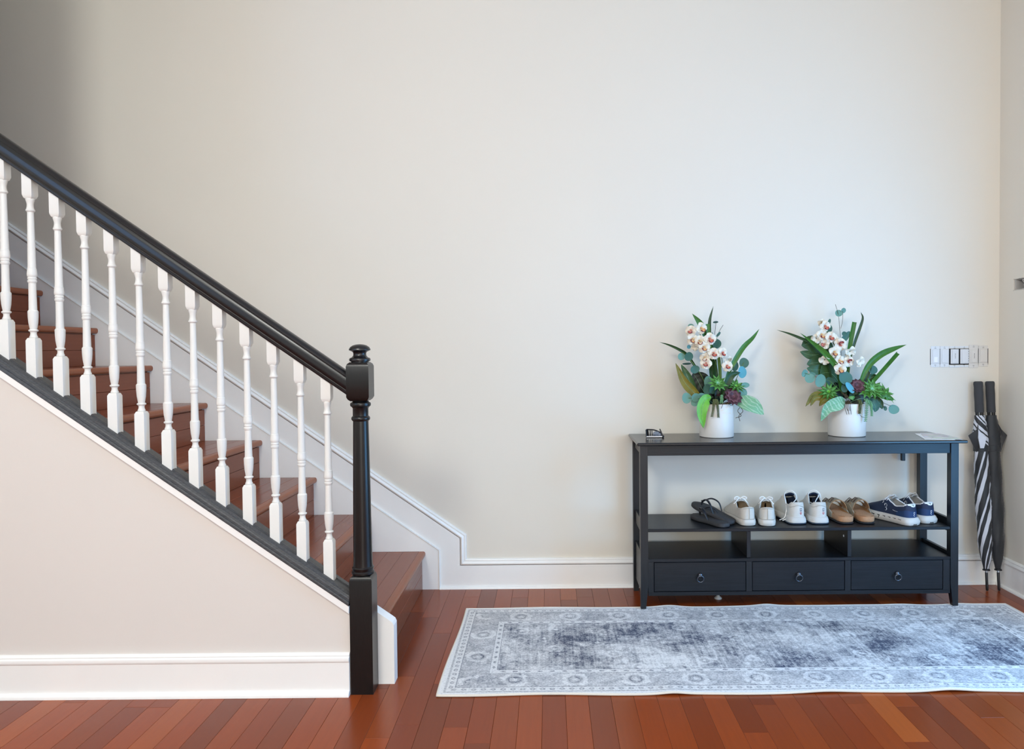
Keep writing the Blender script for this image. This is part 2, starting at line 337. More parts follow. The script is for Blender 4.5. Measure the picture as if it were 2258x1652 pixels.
# floor slab + planks
fl = struct(MB().box(-4.2, RX + .12, -2.6, WY + .12, -.06, -.011).build('floor', 'floor_gap'))
PW = .0772; rnd = random.Random(21); lens = [.42, .58, .74, .9, 1.06]; pm = {}
def plank_mesh(L, mat_, nm):
    k = (round(L, 3), mat_)
    if k not in pm: pm[k] = MB().box(-PW / 2 + .0003, PW / 2 - .0003, 0, L - .0006, -.011, 0, .0006).mesh(nm, mat_)
    return pm[k]
c0 = .0455 - 30 * PW; ncol = 59
for i in range(ncol):
    x = c0 + i * PW + PW / 2
    if x > RX: break
    y = 1.25 - rnd.random() * .5; ystop = WY if x > -.70 else 2.56
    while y < ystop:
        L = rnd.choice(lens); L2 = L
        if y + L > ystop: L2 = max(.06, ystop - y)
        if y + L2 > 1.25: obj_of(plank_mesh(L2, 'floor_wood', 'plank'), 'plank', fl, (x, y, 0))
        y += L2
tl = MB().box(-4.2, RX, -2.6, .75, -.011, 0).box(-4.2, -2.27, .75, 2.56, -.011, 0); ft = tl.build('plank_field', 'floor_wood', fl); ft['kind'] = 'stuff'

# baseboards (back wall + stair skirt), swept cap moulding with mitres
SL = .7005
def sweep(path, prof, y0):
    """path: (x,z) polyline on a wall facing -y; prof: (down, out) offsets, mitred"""
    P = [Vector(p) for p in path]; rings = []
    for i, p in enumerate(P):
        d1 = (P[i] - P[i - 1]).normalized() if i else None; d2 = (P[i + 1] - P[i]).normalized() if i < len(P) - 1 else None
        n1 = Vector((d1.y, -d1.x)) if d1 else None; n2 = Vector((d2.y, -d2.x)) if d2 else None
        if n1 is None: n = n2
        elif n2 is None: n = n1
        else: n = (n1 + n2); n = n / n.dot(n1)
        rings.append([(p.x + n.x * a, y0 - o_, p.y + n.y * a) for a, o_ in prof])
    return rings
CAP = [(0, .004), (.003, .011), (.007, .013), (.012, .011), (.016, .015), (.022, .0185), (.027, .0165), (.030, .0135), (.032, .0135), (.032, 0), (0, 0)]
zt = .2672; xt = -.4152
path = [(-3.2, zt + SL * (3.2 + xt)), (xt, zt), (xt, .1475), (RX, .1475)]
bb = struct(MB().loft(sweep(path, CAP, WY)).build('baseboard_back', 'white_trim', smooth=35))
MB().prism([(-3.2, zt - .03 + SL * (3.2 + xt)), (xt - .01, zt - .02), (xt - .01, .13), (RX, .13), (RX, 0), (-.5485, 0), (-.5485, .1955), (-3.2, .1955 + SL * (3.2 - .5485))], 'y', WY, WY - .0135).build('board', 'white_trim', bb)
MB().prism([(WY - .0135, 0), (WY - .026, 0), (WY - .0255, .006), (WY - .021, .011), (WY - .0135, .013)], 'x', -.5485, RX).build('shoe_moulding', 'white_trim', bb, smooth=40)
struct(MB().prism([(-3.2, .1945 + SL * (3.2 - .5485)), (-.5485, .1945), (-.5485, 0), (-3.2, 0)], 'y', WY, WY - .021).build('trim_1', 'white_trim'))
MB().tube([(-3.2, WY - .0215, .1945 + SL * (3.2 - .5485)), (-.5485, WY - .0215, .1945), (-.5485, WY - .0215, 0)], .0028, 6).build('caulk_bead', 'white_trim', bb, 60)
# right baseboard
b2 = struct(MB().prism([(RX - .0135, 0), (RX - .0135, .116), (RX - .0165, .119), (RX - .0185, .126), (RX - .015, .132), (RX - .011, .136), (RX - .013, .141), (RX - .004, .1475), (RX, .1475), (RX, 0)], 'y', 2.74, WY - .013).build('baseboard_right', 'white_trim', smooth=35))
MB().prism([(RX - .0135, 0), (RX - .026, 0), (RX - .0255, .006), (RX - .021, .011), (RX - .0135, .013)], 'y', 2.74, WY - .02).build('shoe_moulding', 'white_trim', b2, smooth=40)
# wall under the stairs (and its full-height continuation on the left, outside the picture)
SW = 2.478
def zl(x, zmid): return zmid + SL * (-1.276 - x)
struct(MB().prism([(-.69, 0), (-.69, zl(-.69, .715)), (-1.95, zl(-1.95, .715)), (-1.95, 5.2), (-4.2, 5.2), (-4.2, 0)], 'y', SW, SW + .07).build('wall_stair', 'stair_wall_paint'))
lw = MB(); ly = [-3.8, -3.13, -.47, WY + .12]; lz = [-.05, 1.57, 3.33, 5.2]
for i in range(3):
    for j in range(3):
        if not (i == 1 and j == 1): lw.box(-4.3, -4.2, ly[i], ly[i + 1], lz[j], lz[j + 1])
struct(lw.build('wall_left', 'wall_paint'))
wl = struct(MB().box(-4.27, -4.21, -3.13, -3.05, 1.57, 3.33).box(-4.27, -4.21, -.55, -.47, 1.57, 3.33).box(-4.27, -4.21, -3.05, -.55, 1.57, 1.65).box(-4.27, -4.21, -3.05, -.55, 3.25, 3.33).build('window_1', 'white_trim'))
MB().box(-4.252, -4.248, -3.05, -.55, 1.65, 3.25).build('pane', 'window_glass', wl)
sb = struct(MB().prism([(SW, 0), (SW - .0135, 0), (SW - .0135, .114), (SW - .0165, .117), (SW - .0185, .123), (SW - .0165, .131), (SW - .011, .135), (SW - .013, .139), (SW - .004, .1455), (SW, .1455)], 'x', -4.2, -.692).build('baseboard_stair', 'white_trim', smooth=35))
MB().prism([(SW - .0135, 0), (SW - .027, 0), (SW - .0265, .008), (SW - .022, .015), (SW - .0135, .018)], 'x', -4.2, -.692).build('shoe_moulding', 'white_trim', sb, smooth=40)
struct(MB().prism([(-.69, zl(-.69, .694)), (-.69, zl(-.69, .727)), (-1.95, zl(-1.95, .727)), (-1.95, zl(-1.95, .694))], 'y', SW - .0155, SW + .09).build('trim_2', 'white_trim'))
# white string board behind the newel
struct(MB().prism([(-.556, 0), (-.556, .208), (-.561, .219), (-.570, .226), (-.610, .254), (-2.9, .254 + SL * (2.9 - .61)), (-2.9, 0)], 'y', 2.5495, 2.60).build('trim_3', 'white_trim'))

# ------------------------------------------------------------------ staircase
ST = tag(empty('staircase', (-.62, 3.08, 0)), 'straight flight of reddish brown wooden stairs climbing to the left behind the railing', 'staircase')
RUN = .2642; RISE = .1855; Y0, Y1 = 2.601, WY - .0225
def stair_plank(L, wdt, thick):
    return MB().box(-wdt / 2 + .0003, wdt / 2 - .0003, 0, L, -thick, 0, .0008).mesh('plank', 'stair_wood')
LY = Y1 - Y0
tm = stair_plank(LY, .0765, .026); off = Vector((-.62, 3.08, 0))
nprof = [(-.030, -.0005), (-.008, -.0005), (-.003, -.003), (.0, -.009), (.0, -.018), (-.003, -.025), (-.008, -.028), (-.030, -.028)]
nm_ = MB().prism(nprof, 'y', 0, LY).mesh('nosing', 'nosing_wood', 45)
rpm = MB().box(-.012, 0, 0, LY, .0004, .0756, .0008).mesh('plank', 'stair_wood')
for i in range(9):
    z = .190 + RISE * i; x = -.6166 - RUN * i
    tr = obj_of(nm_, 'tread', ST, Vector((x, Y0, z)) - off)
    k = 0; xe = x - .0305
    while xe > x - RUN - .02:
        o = obj_of(tm, 'plank', tr, (-(x - xe) - .0765 / 2, 0, 0)); xe -= .0765; k += 1
    rs = obj_of(MB().box(-.020, -.012, 0, LY, 0, RISE - .028).mesh('riser', 'stair_wood'), 'riser', ST, Vector((x - .016, Y0, z - RISE)) - off)
    zz = 0.0
    H_ = RISE - .028 if i else .190 - .028
    rs.location.z = z - .028 - H_
    while zz < H_ - .01:
        hh = min(.0765, H_ - zz); obj_of(rpm, 'plank', rs, (0, 0, zz), sc=(1, 1, hh / .0765)); zz += .0765

# ------------------------------------------------------------------ balustrade
BA = tag(empty('balustrade', (-.651, 2.509, 0)), 'black handrail with white turned balusters and black newel post at the foot', 'railing'); bo = Vector((-.651, 2.509, 0))
CY = 2.509
def slope_ext(prof, x0, x1, zr):
    """prof (y, vertical z) swept along the stair slope; zr = height of z=0 at x=-1.276"""
    return MB().loft([[(x - bo.x, y - bo.y, zl(x, zr) + z) for y, z in prof] for x in (x0, x1)])
k_ = 1 / math.cos(math.atan(SL))
half = [(.021, 0), (.0225, .002), (.0225, .007), (.0255, .009), (.0268, .0115), (.0255, .014), (.0284, .0175), (.0291, .027), (.0294, .037), (.0290, .046), (.0262, .0500), (.0275, .0525), (.025, .057), (.018, .063), (.008, .066)]
prof = [(CY - a, b * k_) for a, b in half] + [(CY + a, b * k_) for a, b in reversed(half)]
slope_ext(prof, -.69, -1.95, 1.034 + SL * (1.276 - .699)).build('handrail', 'black_rail', BA, smooth=40)
zs_ = .7236
sp = [(2.556, 0), (2.556, .030), (2.551, .037), (2.5265, .039), (2.5265, .034), (2.4925, .034), (2.4925, .039), (2.484, .038), (2.480, .033), (2.478, .035), (2.474, .032), (2.4725, .025), (2.470, .027), (2.467, .022), (2.4665, .014), (2.463, .013), (2.461, .006), (2.4615, 0)]
slope_ext(sp, -.69, -1.95, zs_ - .004).build('shoe_rail', 'shoe_black', BA, smooth=30)
# baluster: blocks with coved shoulders + turned shaft
def sq_ring(h, z, cut=0.0):
    return [(-h, -h, z), (h, -h, z), (h, h, z), (-h, h, z)]
HB = .0166
bl = MB().loft([sq_ring(HB, -.03), sq_ring(HB, .139), sq_ring(HB * .78, .1475), sq_ring(HB * .62, .149)])
shaft = [(.0095, .146), (.0125, .150), (.0125, .153), (.0105, .156), (.0092, .163), (.0098, .168), (.0140, .171), (.0150, .1735), (.0140, .176), (.0105, .178), (.0118, .185), (.0142, .200), (.0156, .220), (.0160, .236), (.0160, .2395), (.0146, .241), (.0140, .2425), (.0126, .244), (.0118, .29), (.0114, .336), (.0128, .338), (.0142, .341), (.0142, .345), (.0125, .347), (.0125, .349), (.0138, .351), (.0138, .355), (.0126, .357), (.0150, .361), (.0154, .367), (.0146, .376), (.0140, .383), (.0140, .3855), (.0128, .387), (.0124, .40), (.0108, .50), (.0098, .578), (.0112, .580), (.0140, .583), (.0142, .586), (.0122, .589), (.0104, .597), (.0102, .606), (.0120, .615), (.0136, .620), (.0136, .624), (.0120, .626)]
bl.lathe(shaft, 20)
bl.loft([sq_ring(HB * .62, .624), sq_ring(HB * .8, .6265), sq_ring(HB, .637), [(-HB, -HB, .735), (HB, -HB, .735 - HB * 2 * SL), (HB, HB, .735 - HB * 2 * SL), (-HB, HB, .735)]])
bme = bl.mesh('baluster', 'baluster_white', 35)
for i in range(13):
    x = -.7665 - .0915 * i
    obj_of(bme, 'baluster', BA, (x - bo.x, .001, zl(x, .742) - .004))
# fillets lying between the balusters
fm = MB().loft([[(x, y, -SL * x + z) for y, z in ((-.017, .031), (.017, .031), (.017, .040), (.010, .044), (-.010, .044), (-.017, .040))] for x in (-.0285, .0285)]).mesh('fillet', 'shoe_black')
for i in range(13):
    x = -.7665 - .0915 * i - .04575; obj_of(fm, 'fillet', BA, (x - bo.x, .001, zl(x, zs_ - .004)))
# newel post
nw = MB(); hb = .0385
nw.loft([sq_ring(hb, 0), sq_ring(hb, .392), sq_ring(hb * .93, .401), sq_ring(hb * .80, .406), sq_ring(.02, .407)])
post = nw.build('newel_post', 'black_post', BA, smooth=30)
MB().lathe([(.020, .400), (.0355, .407), (.0385, .411), (.0385, .416), (.0345, .420), (.0345, .423), (.037, .427), (.037, .431), (.0335, .435), (.0325, .45), (.0318, .5), (.0295, .70), (.0262, .935), (.0262, .938), (.029, .940), (.0318, .944), (.0318, .950), (.029, .954), (.0265, .956), (.0265, .982), (.029, .986), (.034, .990), (.0355, .9955), (.034, 1.001), (.029, 1.004), (.024, 1.010)], 28).build('shaft', 'black_post', post, smooth=35)
def arc_block(z0, z1):
    rings = []
    for z, k in ((z0, .72), (z0 + .006, .90), (z0 + .014, 1), (z1 - .014, 1), (z1 - .006, .92), (z1, .74)): rings.append(sq_ring(hb * k, z))
    return MB().loft(rings)
arc_block(1.008, 1.141).build('top_block', 'black_post', post, smooth=30)
MB().lathe([(.02, 1.138), (.030, 1.140), (.030, 1.143), (.035, 1.145), (.0362, 1.150), (.034, 1.155), (.028, 1.157), (.0225, 1.163), (.0215, 1.170), (.0235, 1.176), (.031, 1.180), (.0362, 1.182), (.036, 1.186), (.032, 1.193), (.023, 1.199), (.012, 1.202), (.001, 1.203)], 28).build('finial', 'black_rail', post, smooth=50)

# ------------------------------------------------------------------ rug
RC = Vector((.835, 2.862, 0)); ra, rb = 1.22, .41
rr = random.Random(5)
def rz(x, y):   # gentle ripples, strongest at the long edges
    e = max(0, (abs(y) / rb - .55) / .45) ** 2
    fr = y < 0
    h = .0075
    for c_, w_, a_ in (((-.42, .05, .005), (.52, .07, .006), (.98, .06, .008), (.1, .08, .003)) if fr else ((-.3, .06, .007), (.14, .05, .006), (.75, .07, .004), (1.0, .05, .004))): h += a_ * e * math.exp(-((x - c_) / w_) ** 2)
    return h
def rxy(x, y):
    return (x + .006 * math.sin(y * 6) * (abs(x) / ra) ** 4, y + (.004 * math.sin(x * 5.3) + .003 * math.sin(x * 13)) * (abs(y) / rb) ** 4)
nx, ny = 150, 48; V = []; F = []
for j in range(ny + 1):
    for i in range(nx + 1):
        x = -ra + 2 * ra * i / nx; y = -rb + 2 * rb * j / ny; q = rxy(x, y); V.append((q[0], q[1], rz(x, y)))
for j in range(ny):
    for i in range(nx): a = j * (nx + 1) + i; F.append((a, a + 1, a + nx + 2, a + nx + 1))
n0 = len(V); edge = [i for i in range(nx + 1)] + [j * (nx + 1) + nx for j in range(1, ny + 1)] + [ny * (nx + 1) + i for i in range(nx - 1, -1, -1)] + [j * (nx + 1) for j in range(ny - 1, 0, -1)]
V += [(V[k][0], V[k][1], V[k][2] - .0068) for k in edge]; m_ = len(edge)
F += [(edge[i], n0 + i, n0 + (i + 1) % m_, edge[(i + 1) % m_]) for i in range(m_)]; F.append(tuple(range(n0, n0 + m_)))
RUG = empty('runner_rug', RC); tag(RUG, 'faded grey and blue patterned runner rug lying on the wood floor', 'rug')
MB().add(V, F).build('pile', 'rug_pile', RUG, smooth=60)
bp = []
for k in edge: bp.append((V[k][0] * 1.0015, V[k][1] * 1.006, V[k][2] - .0028))
MB().tube(bp, .0046, 8, closed=True, up=(0, 0, 1)).build('binding', 'rug_binding', RUG, smooth=80)

# ------------------------------------------------------------------ console table
CT = tag(empty('console_table', (1.12, 3.4, 0)), 'long black wooden console table with shoe shelf and three drawers', 'table'); cb = Vector((1.12, 3.4, 0))
MC = Matrix.Translation(-cb)
def cpart(mb, name, mats='console_black', parent=CT, smooth=None): return mb.xf(MC).build(name, mats, parent, smooth)
xl, xr, yf, yb = .404, 1.829, 3.245, 3.550
cpart(MB().box(.388, 1.855, 3.215, 3.572, .746, .760, .004), 'table_top', 'console_top')
def leg(x0, inner, y0, z0=0.0):
    w_ = .034; x1 = x0 + w_
    def ring(z, cut, cuty): a = x0 + (cut if inner < 0 else 0); b = x1 - (cut if inner > 0 else 0); return [(a, y0, z), (b, y0, z), (b, y0 + w_ - cuty, z), (a, y0 + w_ - cuty, z)]
    return MB().loft([ring(z0, .011, .010), ring(.11, 0, 0), ring(.746, 0, 0)])
for x0, inn in ((xl, 1), (xr - .034, -1)):
    cpart(leg(x0, inn, yf, .0085), 'leg', 'console_black_vertical'); cpart(leg(x0, inn, yb - .034), 'leg', 'console_black_vertical')
xi0, xi1 = xl + .034, xr - .034
cpart(MB().box(xi0, xi1, yf + .006, yf + .022, .698, .746, .001), 'apron'); cpart(MB().box(xi0, xi1, yb - .022, yb - .006, .70, .746, .001), 'apron')
for x0 in (xl + .008, xr - .024): cpart(MB().box(x0, x0 + .016, yf + .034, yb - .034, .70, .746, .001), 'apron')
cpart(MB().box(xi0 - .002, xi1 + .002, yf + .004, yb - .004, .354, .368, .0015), 'shelf')
for x0 in (xl + .009, xr - .025): cpart(MB().box(x0, x0 + .016, yf + .034, yb - .034, .338, .398, .001), 'side_rail')
cpart(MB().box(xi0 - .002, xi1 + .002, yf + .003, yb - .004, .2185, .2325, .001), 'lower_shelf')
for x0 in (.8835, 1.337): cpart(MB().box(x0, x0 + .018, yf + .013, yb - .01, .2325, .354, .001), 'divider', 'console_black_vertical')
for x0 in (xl + .009, xr - .025): cpart(MB().box(x0, x0 + .016, yf + .034, yb - .034, .066, .247, .001), 'side_panel')
cpart(MB().box(xi0, xi1, yf + .004, yf + .022, .066, .0825, .001), 'bottom_rail'); cpart(MB().box(xi0, xi1, yb - .016, yb - .004, .066, .2185), 'back_panel'); cpart(MB().box(xi0, xi1, yf + .022, yb - .016, .070, .078), 'bottom_panel')
for a, b in ((xi0, .4634), (.8784, .9049), (1.322, 1.3485), (1.7636, xi1)): cpart(MB().box(a, b, yf + .004, yf + .022, .0825, .2185, .0008), 'stile', 'console_black_vertical')
for (a, b) in ((.4634, .8784), (.9049, 1.322), (1.3485, 1.7636)):
    d_ = cpart(MB().box(a + .0015, b - .0015, yf + .0045, yf + .020, .0845, .2165, .002).box(a + .012, b - .012, yf + .02, yb - .03, .088, .20), 'drawer')
    cx = (a + b) / 2; zc = .1585
    MB().lathe([(.0115, 0), (.0115, .004), (.010, .008), (.006, .012), (.0005, .013)], 20).xf(Matrix.Translation(Vector((cx, yf + .0045, zc)) - cb) @ Matrix.Rotation(PI / 2, 4, 'X')).build('pull_plate', 'pull_brass_dark', d_, smooth=50)
    ring = [(cx + .0145 * math.sin(2 * PI * k / 24), yf - .010 + .004 * (1 - math.cos(2 * PI * k / 24)) * .5, zc - .0145 + .0145 * math.cos(2 * PI * k / 24)) for k in range(24)]
    MB().tube(ring, .0029, 8, closed=True, up=(0, 1, 0)).xf(MC).build('pull_ring', 'pull_brass_dark', d_, smooth=80)
cpart(MB().box(1.714, 1.733, 3.535, 3.55, .620, .70, .002), 'tip_bracket', 'plastic_black')
cpart(MB().lathe([(.0055, 0), (.005, .001), (.001, .0014)], 14).xf(Matrix.Translation((1.3365, 3.30, .317)) @ Matrix.Rotation(-PI / 2, 4, 'Y')), 'screw_cap', 'plastic_white', smooth=50)
tag(MB().lathe([(.018, 0), (.017, .004), (.009, .010), (.006, .016), (.001, .018)], 18).xf(Matrix.Translation((0, 0, 0))).build('cone_cap', 'plastic_warm_white', smooth=45), 'small pale plastic cone on the floor under the console drawers', 'cap').location = (.786, 3.40, 0)

# ------------------------------------------------------------------ wall switches (cover plate missing)
SW_ = tag(empty('switch_bank', (2.02, WY, 1.127)), 'bank of six white light switches without cover plate on the back wall', 'light switch'); so = Vector((2.02, WY, 1.127)); MS = Matrix.Translation(-so)
def sxz(cx_, cy_):   # photo-measured layout, metres on the wall
    return 1.879 + (cx_ - 185) / 1900 * .2815, 1.1775 - (cy_ - 195) / 710 * .1035
def srect(mb, a, b, c, d_, y0, y1, bev=.0008, mi=0):
    x0, z1 = sxz(a, c); x1, z0 = sxz(b, d_); return mb.box(x0, x1, WY - y1, WY - y0, z0, z1, bev, mi)
srect(MB(), 172, 2100, 285, 830, -.001, .0008, 0).xf(MS).build('opening_shade', 'box_dark', SW_)  # thin dark plate puts the shade inside the open box onto the wall
dev = [(185, 487, 195, 905, 185, 480, 300, 785), (497, 790, 195, 905, 497, 785, 300, 785), (800, 1150, 200, 920, 845, 1110, 300, 795), (1150, 1445, 200, 910, 1165, 1435, 300, 795), (1455, 1760, 160, 938, 1490, 1740, 320, 780), (1770, 2085, 190, 895, 1775, 2070, 300, 770)]
for i, (a, b, c, d_, e1, e2, e3, e4) in enumerate(dev):
    sw = MB(); mt = 'plastic_white' if i < 4 else 'plastic_warm_white'
    srect(sw, a, b, c, e3 if i not in (2, 3) else c + 65, .0005, .0025); srect(sw, a, b, e4 if i not in (2, 3) else d_ - 70, d_, .0005, .0025)
    if i == 4: srect(sw, a, b, c, d_, .0004, .002)
    srect(sw, e1, e2, e3, e4, -.004, .0045, .0012)
    o = sw.xf(MS).build('switch', mt, SW_)
    srect(MB(), e1 + 45, e2 - 22, e3 + 22, e4 - 28, .0045, .0068, .001).xf(MS).build('paddle', mt, o)
    k = MB(); xm = (a + b) / 2
    for dx_, dz_, hw, hh in ((0, 28, 6, 8), (-14, 70, 14, 6), (16, 72, 10, 7), (0, -26 + (d_ - c), 6, 8), (-12, d_ - c - 72, 16, 6), (14, d_ - c - 70, 8, 7)): srect(k, xm + dx_ - hw, xm + dx_ + hw, c + dz_ - hh, c + dz_ + hh, .0024, .0029, 0)
    if i in (2, 4):
        for q in range(5): srect(k, xm + 2 + (q % 2) * 4, xm + 22 - (q % 3) * 4, 455 + q * 34, 476 + q * 34, .0067, .0071, 0)
    tag(k.xf(MS).build('marking', 'switch_mark', o), kind='stuff')
cl_ = MB(); srect(cl_, 280, 400, 560, 735, .0068, .0073, 0); cl_.xf(MS).build('film', 'plastic_clear_film', SW_)
tn = MB()
for q in range(6): x_, z_ = sxz(1448, 340 + q * 80); tn.box(x_ - .0006, x_ + .004, WY - .002, WY, z_ - .004, z_ + .003, .0008)
tag(tn.xf(MS).build('side_tabs', 'plastic_white', SW_), kind='stuff')
# opened electrical box in the right wall
BX = tag(empty('wall_box', (RX, 3.405, 1.4665)), 'open electrical box with loose cable cut into the right wall', 'electrical box'); bx0 = Vector((RX, 3.405, 1.4665)); MX = Matrix.Translation(-bx0)
def bpart(mb, n, m_, sm=None): return mb.xf(MX).build(n, m_, BX, sm)
bpart(MB().box(RX + .004, RX + .055, 3.462, 3.4725, 1.4425, 1.4905).box(RX + .004, RX + .055, 3.336, 3.342, 1.4425, 1.4905).box(RX + .004, RX + .055, 3.342, 3.462, 1.4425, 1.4445).box(RX + .004, RX + .055, 3.342, 3.462, 1.4885, 1.4905).box(RX + .052, RX + .055, 3.34, 3.465, 1.4425, 1.4905), 'metal_box', 'grey_metal')
bpart(MB().tube(spline([(RX + .05, 3.43, 1.45), (RX + .02, 3.435, 1.482), (RX + .012, 3.41, 1.484), (RX + .02, 3.385, 1.47), (RX + .05, 3.38, 1.45)], 20), .0035, 8), 'cable', 'plastic_warm_white', 60)
bpart(MB().tube(spline([(RX + .05, 3.40, 1.48), (RX + .01, 3.402, 1.47), (RX + .01, 3.398, 1.452), (RX + .05, 3.36, 1.45)], 16), .003, 8), 'cable', 'plastic_warm_white', 60)
pl = MB()
for q in range(14):
    t = q / 13; y = 3.336 + .138 * t
    pl.ball((RX + .001, y, 1.4395 + rr.uniform(-.001, .001)), .002, .007, .0026, seg=6, rg=4); pl.ball((RX + .001, y, 1.4935 + rr.uniform(-.001, .001)), .0018, .007, .002, seg=6, rg=4)
tag(bpart(pl, 'torn_edge', 'plaster_raw', 60), kind='stuff')

# ------------------------------------------------------------------ umbrellas
def umbrella(label, x, striped, flapdir):
    base = Vector((x, 3.468, 0)); top = Vector((x - .004, 3.545, 1.004)); U = empty('umbrella', base); tag(U, label, 'umbrella', 'umbrellas leaning in the corner')
    ax = (top - base).normalized(); L = (top - base).length; Q = Vector((0, 0, 1)).rotation_difference(ax).to_matrix().to_4x4()
    def up(mb, n, m_, par=U, sm=50): return mb.xf(Q).build(n, m_, par, sm)
    up(MB().lathe([(.004, .002), (.0058, .006), (.0062, .02), (.0062, .098), (.005, .10), (.005, L - .17)], 14), 'shaft', 'plastic_black')
    up(MB().lathe([(.0165, .098), (.017, .100), (.015, .104), (.011, .107)], 18), 'tip_collar', 'plastic_black')
    up(MB().lathe([(.004, .088), (.0066, .089), (.0066, .096), (.004, .097)], 14), 'tip_ring', 'silver_metal')
    up(MB().lathe([(.0185, L - .151), (.0195, L - .148), (.0192, L - .10), (.0202, L - .06), (.0192, L - .03), (.0208, L - .012), (.0196, L - .003), (.015, L), (.001, L)], 24), 'handle', 'foam_black')
    rb_ = MB()
    for k in range(8): a = 2 * PI * k / 8; rb_.tube([(.014 * math.cos(a), .014 * math.sin(a), L - .20), (.0155 * math.cos(a), .0155 * math.sin(a), L - .149)], .0026, 6)
    tag(up(rb_, 'ribs', 'plastic_black'), kind='stuff')
    # wrapped canopy, lower part: columns follow the twist of the cloth
    def cloth(z0, z1, rt, tw, nr, ncol_, pat, name, fold=.10, ph=0.0):
        mb = MB(); V = []; F = []; mi = []
        for i in range(nr + 1):
            t = i / nr; z = z0 + (z1 - z0) * t; R = interp(z, rt)
            for k in range(ncol_):
                a = 2 * PI * k / ncol_ + tw * (z - z0) + ph
                R_ = R * (1 + fold * math.cos(4 * (2 * PI * k / ncol_) + 1.3) * (1 - .5 * t) + .05 * math.sin(9 * a + 14 * z))
                V.append((R_ * math.cos(a), R_ * .8 * math.sin(a), z))
        for i in range(nr):
            for k in range(ncol_): F.append((i * ncol_ + k, i * ncol_ + (k + 1) % ncol_, (i + 1) * ncol_ + (k + 1) % ncol_, (i + 1) * ncol_ + k)); mi.append(pat[k % len(pat)])
        mb.add(V, F); mb.m = mi; return up(mb, name, ['nylon_black', 'nylon_white'] if striped else ['nylon_black'], U, 70)
    pb = [0] * 24
    if striped: pb = [1, 1, 0, 0, 0, 1, 0, 0, 1, 1, 0, 0, 0, 1, 0, 0, 1, 1, 0, 0, 0, 1, 0, 0]
    low = cloth(.104, .685, [(.10, .012), (.16, .024), (.24, .033), (.40, .0365), (.56, .034), (.685, .032)], 9.0, 44, 24, pb, 'canopy_wrap', .07, .4)
    pu = [0] * 20
    if striped: pu = [1, 0, 1, 1, 0, 1, 1, 0, 0, 0, 1, 0, 1, 1, 0, 1, 1, 0, 0, 0]
    cloth(.695, L - .165, [(.69, .036), (.75, .036), (.80, .029), (.84, .023)], -34.0 if striped else 10, 40, 20, pu, 'canopy_edge', .05, 2.2)
    sl = up(MB().lathe([(.033, .668), (.0355, .669), (.0355, .697), (.033, .698)], 24, ell=.85), 'strap', 'nylon_black')
    # loose corner of cloth
    s_ = flapdir; fl_ = MB(); Vv = []; G = [(.020, .80, -.020), (.030, .775, -.026), (.065, .745, -.012), (.045, .70, -.012), (.030, .665, -.014), (.022, .69, -.028), (.025, .74, -.032)]
    pts = [(s_ * a, c, b) for a, b, c in G]; ctr = (s_ * .036, -.024, .735)
    n_ = len(pts); V2 = pts + [ctr] + [(p[0], p[1] + .003, p[2]) for p in pts] + [(ctr[0], ctr[1] + .003, ctr[2])]
    F2 = [(i, (i + 1) % n_, n_) for i in range(n_)] + [(n_ + 1 + (i + 1) % n_, n_ + 1 + i, 2 * n_ + 1) for i in range(n_)] + [(i, n_ + 1 + i, n_ + 1 + (i + 1) % n_, (i + 1) % n_) for i in range(n_)]
    fl_.add(V2, F2); up(fl_, 'cloth_corner', 'nylon_black', U, 20)
    if striped:
        g2 = [(-.028, -.036, .775), (-.012, -.040, .745), (.004, -.041, .735), (-.004, -.041, .70), (-.008, -.038, .685), (-.024, -.037, .685), (-.030, -.034, .735)]
        V3 = g2 + [(p[0], p[1] + .004, p[2]) for p in g2]; n_ = len(g2)
        up(MB().add(V3, [tuple(range(n_)), tuple(range(2 * n_ - 1, n_ - 1, -1))] + [(i, (i + 1) % n_, n_ + (i + 1) % n_, n_ + i) for i in range(n_)]), 'cloth_corner', 'nylon_white', U, 20)
umbrella('black and white striped closed umbrella leaning in the corner', 2.094, True, -1)
umbrella('plain black closed umbrella leaning beside the striped one', 2.151, False, 1)

# ------------------------------------------------------------------ things on the table top
def sheet(name, pts, z, th, mat_, label, cat):
    c = sum((Vector((p[0], p[1], 0)) for p in pts), Vector()) / len(pts)
    o = MB().prism([(p[0] - c.x, p[1] - c.y) for p in pts], 'z', 0, th).build(name, mat_); o.location = (c.x, c.y, z); return tag(o, label, cat)
sheet('envelope', [(1.746, 3.474), (1.683, 3.258), (1.80, 3.222), (1.862, 3.438)], .7602, .0010, 'paper_white', 'plain white sheet of mail lying under the printed card on console', 'mail')
PC = sheet('printed_card', [(1.778, 3.486), (1.697, 3.278), (1.833, 3.222), (1.852, 3.30), (1.853, 3.452)], .7614, .0010, 'print_card', 'pale printed card lying on the right end of console top', 'mail')
KC = tag(empty('metal_clip', (.494, 3.415, .760)), 'small black wire and silver metal clip on the left end of console top', 'clip')
MB().tube([(-.040, -.012, .005), (.033, -.012, .005)], .0045, 10).build('bar', 'silver_metal', KC, 60)
MB().tube([(-.040, -.012, .002), (-.040, 0, .036), (-.034, .012, .038), (-.030, .02, .004)], .003, 6).tube([(.034, -.010, .004), (.026, .004, .038), (.040, .016, .006), (.036, -.012, .004)], .003, 6).tube(spline([(-.036, .01, .037), (0, .012, .034), (.03, .008, .022)], 8), .003, 6).tube([(-.02, -.006, .006), (-.02, .008, .036)], .0022, 6).tube([(-.028, -.006, .006), (-.030, .008, .036)], .0022, 6).tube([(-.011, -.006, .006), (-.012, .008, .034)], .0022, 6).ball((.037, -.01, .006), .007, seg=8, rg=6).build('wire_frame', 'plastic_black', KC, 60)
